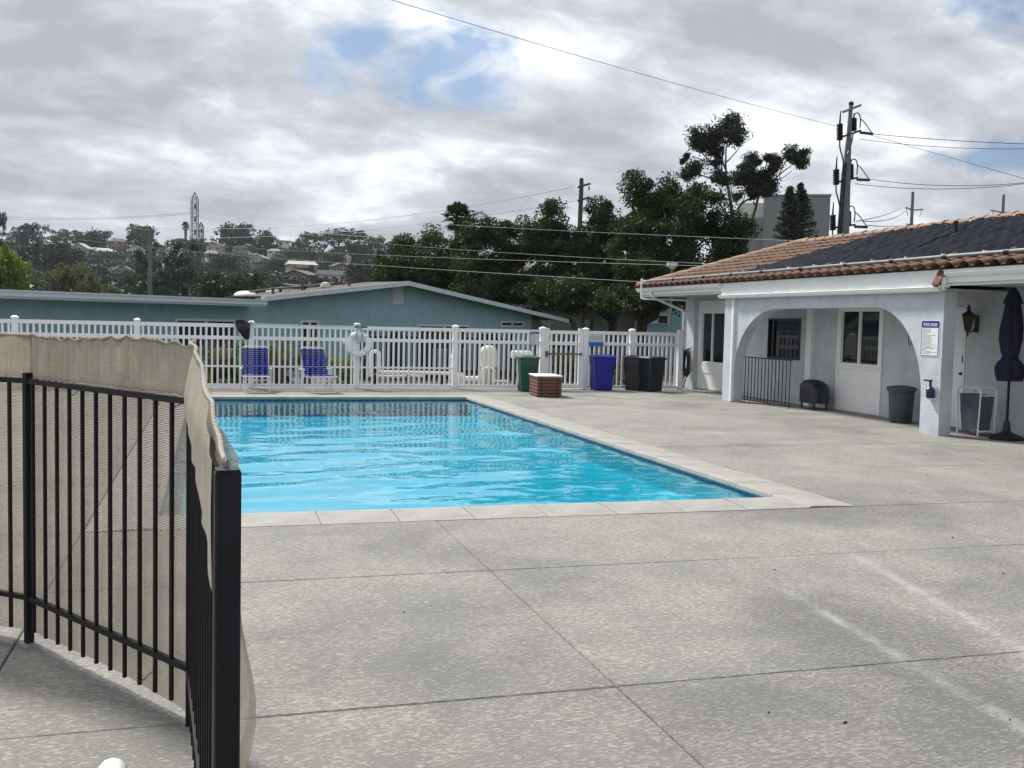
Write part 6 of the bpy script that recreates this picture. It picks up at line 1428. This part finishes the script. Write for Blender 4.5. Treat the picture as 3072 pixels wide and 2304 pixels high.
# ------------------------------------------------------------------ hillside houses
for n_, c in (('fw_white', (0.58, 0.57, 0.54)), ('fw_tan', (0.36, 0.31, 0.25)), ('fw_brown', (0.16, 0.125, 0.10)), ('fw_grey', (0.26, 0.27, 0.28)), ('fr_dark', (0.06, 0.06, 0.065)), ('fr_brown', (0.13, 0.10, 0.085)), ('fr_pale', (0.42, 0.41, 0.39)), ('fr_grey', (0.22, 0.22, 0.225))): M[n_] = mat(n_, c, 0.9, var=0.12, vscale=0.4)
def far_house(u0, u1, vr, vb, d, wall, roof_, style, label, rz=0.0, floors=1, porch=False):
    c = at((u0+u1)/2, vb, d); W_ = (u1-u0)*d/F_PX; Ht = (vb-vr)*d/F_PX; dep = max(7.0, W_*0.7); view = -math.atan2(c.x, c.y)
    root = empty('hill_house', (c.x, c.y, c.z), view+R(rz), label, 'house', 'houses on the far hillside')
    def B(mb, name, m, par=None): return mb.build(name, m, par or root, local=True)
    wh = Ht*(0.58 if floors == 1 else 0.70); h = W_/2*0.92
    B(MB().box(-h, h, 0, dep, -4.0, wh), 'wall', wall); ov_ = W_*0.05
    r = MB()
    if style == 'gable':
        B(MB().prism([(-h, wh+0.001), (h, wh+0.001), (0, Ht-0.25)], 'y', 0.01, dep-0.01), 'gable', wall)
        for s in (-1, 1):
            e_ = s*(h+ov_); k_ = (Ht-0.25-wh)/h; r.prism([(0, Ht-0.2), (e_, wh-0.25*0-ov_*k_+0.06), (e_, wh-ov_*k_+0.40), (0, Ht+0.12)], 'y', -ov_, dep+ov_)
    elif style == 'flat': r.box(-h-ov_, h+ov_, -ov_, dep+ov_, wh+0.001, wh+0.5)
    else:
        i_ = W_*(0.20 if style == 'hip' else 0.0); r.add([(-h-ov_, -ov_, wh), (h+ov_, -ov_, wh), (h+ov_, dep+ov_, wh), (-h-ov_, dep+ov_, wh), (-h+i_-ov_*0, dep/2, Ht), (h-i_, dep/2, Ht)], [(0,1,5,4), (1,2,5), (2,3,4,5), (3,0,4), (3,2,1,0)])
    B(r, 'roof', roof_)
    nw = 2 if W_ < 11 else 3
    for f in range(floors):
        for k in range(nw):
            x = -h+2*h*(k+0.5)/nw; ww = min(1.5, 2*h/nw*0.5); fh = wh/floors; z = f*fh+fh*0.35
            w_ = B(MB().box(x-ww/2-0.14, x+ww/2+0.14, -0.06, -0.001, z-0.14, z+fh*0.42+0.14), 'window', 'trim_white'); B(MB().box(x-ww/2, x+ww/2, -0.10, -0.061, z, z+fh*0.42), 'pane', 'glass_far', w_)
    if porch: B(MB().box(-h*0.7, h*0.5, -2.5, -0.11, wh*0.42, wh*0.42+0.25), 'porch_roof', 'fw_white')
    return root
for a in [
 (208, 264, 729, 768, 600, 'fw_tan', 'fr_pale', 'gable', 'tan gabled house at the foot of the pale eucalyptus', -25),
 (258, 352, 742, 768, 610, 'fw_white', 'fr_pale', 'hip', 'wide low house with a pale roof on the left slope', 6),
 (330, 386, 714, 752, 660, 'fw_tan', 'fr_brown', 'hip', 'two storey tan house below the dome shaped tree', 10, 2),
 (378, 430, 737, 766, 600, 'fw_white', 'fr_grey', 'gable', 'white gabled house left of the slim grey pole', -12),
 (335, 402, 798, 842, 410, 'fw_grey', 'fr_brown', 'gable', 'dark grey gabled house in mid slope', -14),
 (252, 298, 809, 842, 420, 'fw_white', 'fr_grey', 'side', 'small grey roofed house behind the olive tree', 8),
 (616, 666, 727, 755, 620, 'fw_tan', 'fr_brown', 'gable', 'tan house right of the lattice tower', -20),
 (700, 745, 736, 756, 640, 'fw_grey', 'fr_brown', 'hip', 'brown roofed house under the broad dark crown', 10),
 (745, 800, 764, 794, 520, 'fw_grey', 'fr_grey', 'gable', 'grey gabled house with a low porch in mid slope', -22, 1, True),
 (868, 955, 782, 810, 470, 'fw_tan', 'fr_pale', 'side', 'long house with a pale flat roof and porch', 14, 1, True),
 (836, 932, 810, 862, 400, 'fw_brown', 'fr_brown', 'gable', 'big brown two storey house low on the slope', -32, 2),
 (958, 1046, 810, 862, 400, 'fw_white', 'fr_dark', 'side', 'white two storey house with a dark roof', 18, 2),
 (1000, 1048, 789, 814, 480, 'fw_brown', 'fr_brown', 'gable', 'brown gabled house above the white two storey one', 20),
 (832, 872, 716, 734, 720, 'fw_white', 'fr_grey', 'flat', 'flat roofed white villa on the ridge', 12),
 (800, 842, 745, 764, 600, 'fw_white', 'fr_grey', 'hip', 'grey roofed bungalow above the light green tree', -10),
 (1030, 1054, 762, 784, 540, 'fw_white', 'fr_pale', 'gable', 'small white house below the umbrella pine', 5),
 (722, 762, 820, 848, 390, 'fw_tan', 'fr_grey', 'gable', 'low tan house half hidden left of the brown one', -18),
 (822, 862, 852, 880, 130, 'fw_white', 'fr_dark', 'gable', 'small white gable just above the blue house roof', -30),
 (620, 660, 690+60, 775, 600, 'fw_white', 'fr_grey', 'hip', 'pale bungalow low behind the lattice tower', 15),
 (500, 545, 738, 756, 640, 'fw_white', 'fr_pale', 'hip', 'pale roofed house behind the ragged pine', -8),
]: far_house(*a)

# ------------------------------------------------------------------ pylons, poles and wires
def lattice(u, vtop, d, wpx, label, seed):
    p = at(u, 940, d); gz_ = hill(p.x, p.y); H_ = at(u, vtop, d).z-gz_; w_ = wpx*d/F_PX/2; root = empty('lattice_tower', (p.x, p.y, gz_), R(20), label, 'pylon')
    zs = [0, H_*0.45, H_*0.93, H_]; hw_ = [w_*2.6, w_, w_, 0.05]
    def hwz(z):
        for (a, wa), (b_, wb) in zip(zip(zs, hw_), list(zip(zs, hw_))[1:]):
            if z <= b_+1e-6: return wa+(wb-wa)*(z-a)/(b_-a)
    for sx_ in (-1, 1):
        for sy_ in (-1, 1): MB().tube([(sx_*w, sy_*w, z) for z, w in zip(zs, hw_)], 0.10*d/350, 5).build('leg', 'steel', root, local=True)
    b = MB(); z = 0.0
    while z < H_*0.95:
        s = max(2.2, hwz(z)*2.4); z2 = min(z+s, H_*0.95); a0, a1 = hwz(z), hwz(z2)
        for (p0, p1, q0, q1) in (((-1,-1), (1,-1), (-1,-1), (1,-1)), ((1,-1), (1,1), (1,-1), (1,1)), ((1,1), (-1,1), (1,1), (-1,1)), ((-1,1), (-1,-1), (-1,1), (-1,-1))):
            b.tube([(p0[0]*a0, p0[1]*a0, z), (q1[0]*a1, q1[1]*a1, z2)], 0.05*d/350, 4, cap=False); b.tube([(p1[0]*a0, p1[1]*a0, z), (q0[0]*a1, q0[1]*a1, z2)], 0.05*d/350, 4, cap=False); b.tube([(q0[0]*a1, q0[1]*a1, z2), (q1[0]*a1, q1[1]*a1, z2)], 0.05*d/350, 4, cap=False)
        z = z2
    b.build('bracing', 'steel', root, local=True)
    for f in (0.60, 0.74, 0.88):
        MB().lathe([(0.05, 0), (0.3, -0.3), (0.3, -1.6), (0.05, -1.9)], 8, (0, -w_*0.4, H_*f)).build('insulator', 'bin_black', root, True, local=True)
lattice(583, 580, 350, 17, 'tall narrow lattice transmission tower', 1); lattice(602, 668, 430, 12, 'shorter lattice tower just behind the tall one', 2)

def pole_root(name, u, d, label, cat='utility pole'):
    p = at(u, 940, d); gz_ = hill(p.x, p.y); return empty(name, (p.x, p.y, gz_), math.radians(-16.5), label, cat), Vector((p.x, p.y, gz_))
# slim pole on the left
rt, pp = pole_root('utility_pole', 450, 95, 'slim grey pole in front of the dark pines'); H_ = at(450, 683, 95).z-pp.z
MB().tube([(0, 0, -0.2), (0, 0, H_)], [0.24, 0.17], 10).build('pole', 'pole_steel', rt, True, local=True)
MB().tube([(0.42, 0, -0.2+H_*0.0), (0.42, 0, H_*0.26)], 0.09, 8).build('riser', 'pole_steel', rt, True, local=True); MB().lathe([(0.0, 0), (0.16, 0.02), (0.16, 0.3), (0, 0.34)], 10, (0.42, 0, H_*0.26)).build('meter_head', 'white_dirty', rt, True, local=True)
MB().box(-0.5, 0.3, -0.06, 0.06, H_*0.40, H_*0.40+0.14).build('bracket', 'pole_steel', rt, local=True)
# wooden pole with two crossarms
rt, pp = pole_root('crossarm_pole', 1728, 75, 'wooden pole with two crossarms above the dark trees'); z_of = lambda v, u=1728, d=75: at(u, v, d).z-pp.z
MB().tube([(0, 0, -0.2), (0.15, 0, z_of(545))], [0.22, 0.16], 10).build('pole', 'pole_wood', rt, True, local=True)
for v_ in (560, 600): b = MB(); zc = z_of(v_); b.xform(Matrix.Identity(4)); sqbar(b, (-0.10, 0, zc-0.12), (0.75, -0.5, zc+0.10), 0.11, 0.13); b.build('crossarm', 'pole_wood', rt, local=True)
for x, v_ in ((0.68, 563), (0.66, 598)): MB().lathe([(0.04, 0), (0.06, -0.1), (0.04, -0.3), (0.02, -0.34)], 8, (x, -0.45, z_of(v_))).build('insulator', 'bin_black', rt, True, local=True)
MB().lathe([(0.05, 0), (0.14, 0.04), (0.16, 0.14), (0.05, 0.2), (0.0, 0.22)], 10, (0.15, 0, z_of(545))).build('insulator', 'bin_black', rt, True, local=True)
MB().tube([(0.62, -0.4, z_of(612)), (0.45, -0.2, z_of(632)), (0.12, 0, z_of(645))], 0.03, 6).build('jumper', 'wire_dark', rt, True, local=True)
# tall steel riser pole on the right
rt, pp = pole_root('riser_pole', 2535, 60, 'tall steel pole with black cable terminators behind the clubhouse'); D6 = 60
inv = Matrix.Rotation(R(16.5), 4, 'Z') @ Matrix.Translation(-pp)
def pl_(x, y, do=0):      # position from the enlarged view of the pole
    return inv @ at(2400+x/3.292, 250+y/3.292, D6+do)
MB().tube([(0, 0, -0.2), pl_(425, 1480), pl_(455, 900), pl_(480, 560), pl_(503, 215)], [0.50, 0.36, 0.27, 0.16, 0.11], 12).build('pole', 'pole_steel', rt, True, local=True)
b = MB(); sqbar(b, pl_(425, 283, -0.6), pl_(600, 215, 0.6), 0.10, 0.12); b.build('crossarm', 'pole_steel', rt, local=True)
MB().lathe([(0.04, 0), (0.14, 0.05), (0.16, 0.2), (0.0, 0.3)], 10, pl_(505, 225)).build('insulator', 'bin_black', rt, True, local=True)
for (lx, ly0, ly1, rx, ry0, ry1, ay, ex, ey) in ((393, 400, 560, 530, 345, 470, 520, 600, 460), (357, 850, 1000, 500, 800, 940, 960, 570, 925), (323, 1300, 1450, 476, 1265, 1400, 1425, 545, 1390)):
    b = MB(); sqbar(b, pl_(lx-10, ly1-20, -0.5), pl_(ex, ey+6, 0.3), 0.09, 0.11); b.build('bracket_arm', 'bin_black', rt, local=True)
    for x, y0, y1, do in ((lx, ly0, ly1, -0.5), (rx, ry0, ry1, 0.1)):
        p0, p1 = pl_(x, y1, do), pl_(x, y0, do); m_ = 9; MB().tube([p0.lerp(p1, k/(m_*2)) for k in range(m_*2+1)], [0.20 if k % 2 else 0.15 for k in range(m_*2+1)], 9).build('terminator', 'rubber', rt, True, local=True)
        MB().tube([p1, p1+Vector((0.02, 0, 0.75 if x == lx else 0.3))], [0.06, 0.03], 6).build('stud', 'steel', rt, True, local=True)
    lo_ = [pl_(rx, ry0, 0.1), pl_(rx+8, ry0-42, 0.1), pl_(rx+35, ry0-58, 0.2), pl_(rx+60, ry0-35, 0.2), pl_(rx+68, ry0+10, 0.2), pl_(ex-8, ey-20, 0.3)]
    MB().tube(fillet(lo_, 0.6, 3), 0.035, 6).build('jumper', 'wire_dark', rt, True, local=True)
    MB().tube(fillet([pl_(rx+68, ry0+8, 0.2), pl_(rx+110, ry0+40, 0.2), pl_(rx+165, ry0+125, 0.2), pl_(rx+195, ry0+155, 0.2)], 0.6, 3), 0.03, 6).build('jumper', 'wire_dark', rt, True, local=True)
    q0, q1 = pl_(ex-10, ey+25, 0.2), pl_(rx+190, ry0+155, 0.2); MB().tube([q0.lerp(q1, k/12) for k in range(13)], [0.10 if k % 2 else 0.07 for k in range(13)], 7).build('strain_insulator', 'rubber', rt, True, local=True)
    MB().tube(fillet([pl_(lx, ly1, -0.5), pl_(lx-2, ly1+70, -0.5), pl_(lx+22, ly1+150, -0.4), pl_(lx+45, ly1+260, -0.4), pl_(lx+50, ly1+420, -0.4)], 0.8, 3), 0.045, 6).build('cable', 'wire_dark', rt, True, local=True)
    MB().tube(fillet([pl_(rx-5, ry1+20, 0.1), pl_(rx-20, ry1+120, 0), pl_(rx-60, ry1+230, -0.3)], 0.8, 3), 0.045, 6).build('cable', 'wire_dark', rt, True, local=True)
for x in (405, 428):
    MB().tube([pl_(x+25, 780, -0.4), pl_(x, 1120, -0.4), pl_(x-25, 1480, -0.4)], 0.05, 6).build('conduit', 'steel', rt, True, local=True)
for k in range(9): y = 820+k*75; b = MB(); sqbar(b, pl_(430-k*6.5, y, -0.45), pl_(462-k*5, y+4, -0.2), 0.06, 0.06); b.build('step', 'steel', rt, local=True)
# two far poles on the right
for u, vt, d, label in ((2722, 578, 140, 'far grey transmission pole with a crossarm above the roof'), (2993, 586, 150, 'far grey transmission pole at the right above the solar mats')):
    rt, pp = pole_root('transmission_pole', u, d, label); H_ = at(u, vt, d).z-pp.z
    MB().tube([(0, 0, -0.2), (0, 0, H_)], [0.35, 0.20], 9).build('pole', 'pole_steel', rt, True, local=True)
    za = at(u, vt+52, d).z-pp.z; wl_, wr_ = (0.9, 1.5) if u < 2900 else (1.8, 2.4)
    b = MB(); sqbar(b, (-wl_, 0, za+0.25), (0, 0, za-0.1), 0.14, 0.16); sqbar(b, (0.0, 0, za-0.1), (wr_, 0, za+0.02), 0.14, 0.16); sqbar(b, (-wl_*0.9, 0, za+0.15), (-wl_*0.6, 0, za-0.9), 0.06); sqbar(b, (wr_*0.9, 0, za-0.02), (wr_*0.7, 0, za-1.0), 0.06); b.build('crossarm', 'pole_steel', rt, local=True)
    b = MB(); sqbar(b, (-0.8, 0, za-2.0), (0.9, 0, za-2.2), 0.12, 0.14); b.build('crossarm', 'pole_steel', rt, local=True)

def wire(p0, p1, sag, m, r, label, name='power_line', grp=None):
    a, b_ = at(*p0), at(*p1); pts = []
    for k in range(25): t = k/24; q_ = a.lerp(b_, t); q_.z -= sag*4*t*(1-t); pts.append(q_)
    return solo(MB().tube(pts, r, 5), name, m, label, 'wire', grp, smooth=True)
wire((1120, -17, 34), (2516, 380, 60), 0.15, 'wire_dark', 0.011, 'long wire slanting across the sky to the tall steel pole')
wire((2580, 396, 60), (3200, 572, 52), 0.0, 'wire_dark', 0.014, 'wire slanting down to the right from the tall steel pole')
wire((2620, 402, 60), (3250, 436, 52), 0.12, 'wire_dark', 0.020, 'upper of two lines running right from the top terminators')
wire((2578, 417, 60), (3250, 440, 52), 0.30, 'wire_dark', 0.016, 'lower of two lines running right from the top terminators')
wire((2613, 538, 60), (3250, 526, 52), 0.45, 'wire_dark', 0.018, 'upper of two lines running right from the middle terminators')
wire((2565, 551, 60), (3250, 524, 52), 0.50, 'wire_dark', 0.018, 'lower of two lines running right from the middle terminators')
wire((2604, 676, 60), (2712, 676, 138), 0.1, 'wire_dark', 0.03, 'line from the lowest terminators towards the far pole')
wire((2570, 664, 62), (2702, 624, 138), 0.2, 'wire_dark', 0.03, 'upper faint line climbing to the left far pole')
wire((2590, 664, 62), (2716, 634, 138), 0.4, 'wire_dark', 0.03, 'lower faint line climbing to the left far pole')
wire((1723, 560, 75), (450, 682, 95), 1.15, 'wire_dark', 0.016, 'upper sagging line between the crossarm pole and slim grey pole')
wire((1722, 604, 75), (450, 712, 95), 0.9, 'wire_dark', 0.015, 'lower sagging line between the crossarm pole and slim grey pole')
wire((-120, 644, 320), (578, 637, 350), 1.5, 'wire_dark', 0.055, 'upper line reaching the lattice tower from the left')
wire((-120, 650, 320), (578, 641, 350), 1.5, 'wire_dark', 0.055, 'lower line reaching the lattice tower from the left')
wire((590, 640, 350), (1330, 712, 300), 1.2, 'wire_dark', 0.055, 'upper line leaving the lattice tower to the right')
wire((590, 645, 350), (1330, 722, 300), 1.6, 'wire_dark', 0.055, 'lower line leaving the lattice tower to the right')
wire((-80, 605, 200), (450, 690, 95), 0.5, 'wire_dark', 0.012, 'faint line crossing the sky to the slim grey pole')
wire((136, 704, 90), (1930, 846, 26.2), 0.28, 'wire_light', 0.0045, 'lowest pale service wire crossing the dark trees to the eave')
wire((450, 714, 95), (2145, 799, 25), 0.30, 'wire_light', 0.0045, 'third pale service wire crossing the dark trees')
wire((900, 702, 70), (2160, 793, 25), 0.18, 'wire_light', 0.0045, 'second pale service wire crossing the dark trees')
wire((880, 640, 70), (3150, 752, 19), 0.16, 'wire_light', 0.0045, 'uppermost pale service wire passing over the tile roof')

# street lamp among the trees
rt, pp = pole_root('street_lamp', 2012, 42, 'pale post lamp half lost in the dark tree', 'street lamp'); zl = at(2012, 806, 42).z-pp.z
MB().tube([(0, 0, -0.1), (0, 0, zl)], [0.06, 0.045], 8).build('post', 'pole_steel', rt, True, local=True)
MB().lathe([(0.06, 0), (0.16, 0.08), (0.13, 0.11), (0.0, 0.13)], 10, (0, 0, zl-0.05)).build('cup', 'trim_white', rt, True, local=True); MB().box(-0.2, 0.2, -0.12, 0.12, zl+0.09, zl+0.24).build('head', 'trim_white', rt, local=True)

# dry leaf bits blown over the deck, thickest along the fence foot
rg = np.random.default_rng(99); pts_ = []
for _ in range(260): pts_.append((rg.uniform(-4, 12.4), 24.98-abs(rg.normal())*0.35, 0.006))
for _ in range(120): pts_.append((rg.uniform(12.0, 12.8), rg.uniform(14.2, 25.0), 0.006))
for _ in range(150):
    x, y = rg.uniform(-3, 11.4), rg.uniform(2.6, 24.5)
    if not (PX0-0.5 < x < PX1+0.5 and PY0-0.6 < y < PY1+0.5): pts_.append((x, y, 0.006))
o = leaf_cloud('leaf_litter', 'bark', pts_, 0.022, rg, flat=0.95, aspect=0.5); tag(o, 'dry leaf bits scattered over the deck', 'leaf litter', kind='stuff')

for o in bpy.data.objects:
    if '_o' in o: del o['_o']

# ------------------------------------------------------------------ thin sea haze
hz = MB().box(-4100, 4100, -4100, 4100, -8, 76).build('haze', None); tag(hz, kind='stuff')
hm_ = bpy.data.materials.new('haze_air'); hm_.use_nodes = True; t_ = hm_.node_tree; t_.nodes.clear()
pv = t_.nodes.new('ShaderNodeVolumePrincipled'); pv.inputs['Color'].default_value = (0.86, 0.92, 1.0, 1); pv.inputs['Density'].default_value = 0.00009; pv.inputs['Anisotropy'].default_value = 0.2
oo = t_.nodes.new('ShaderNodeOutputMaterial'); t_.links.new(pv.outputs[0], oo.inputs['Volume']); hz.data.materials.append(hm_)
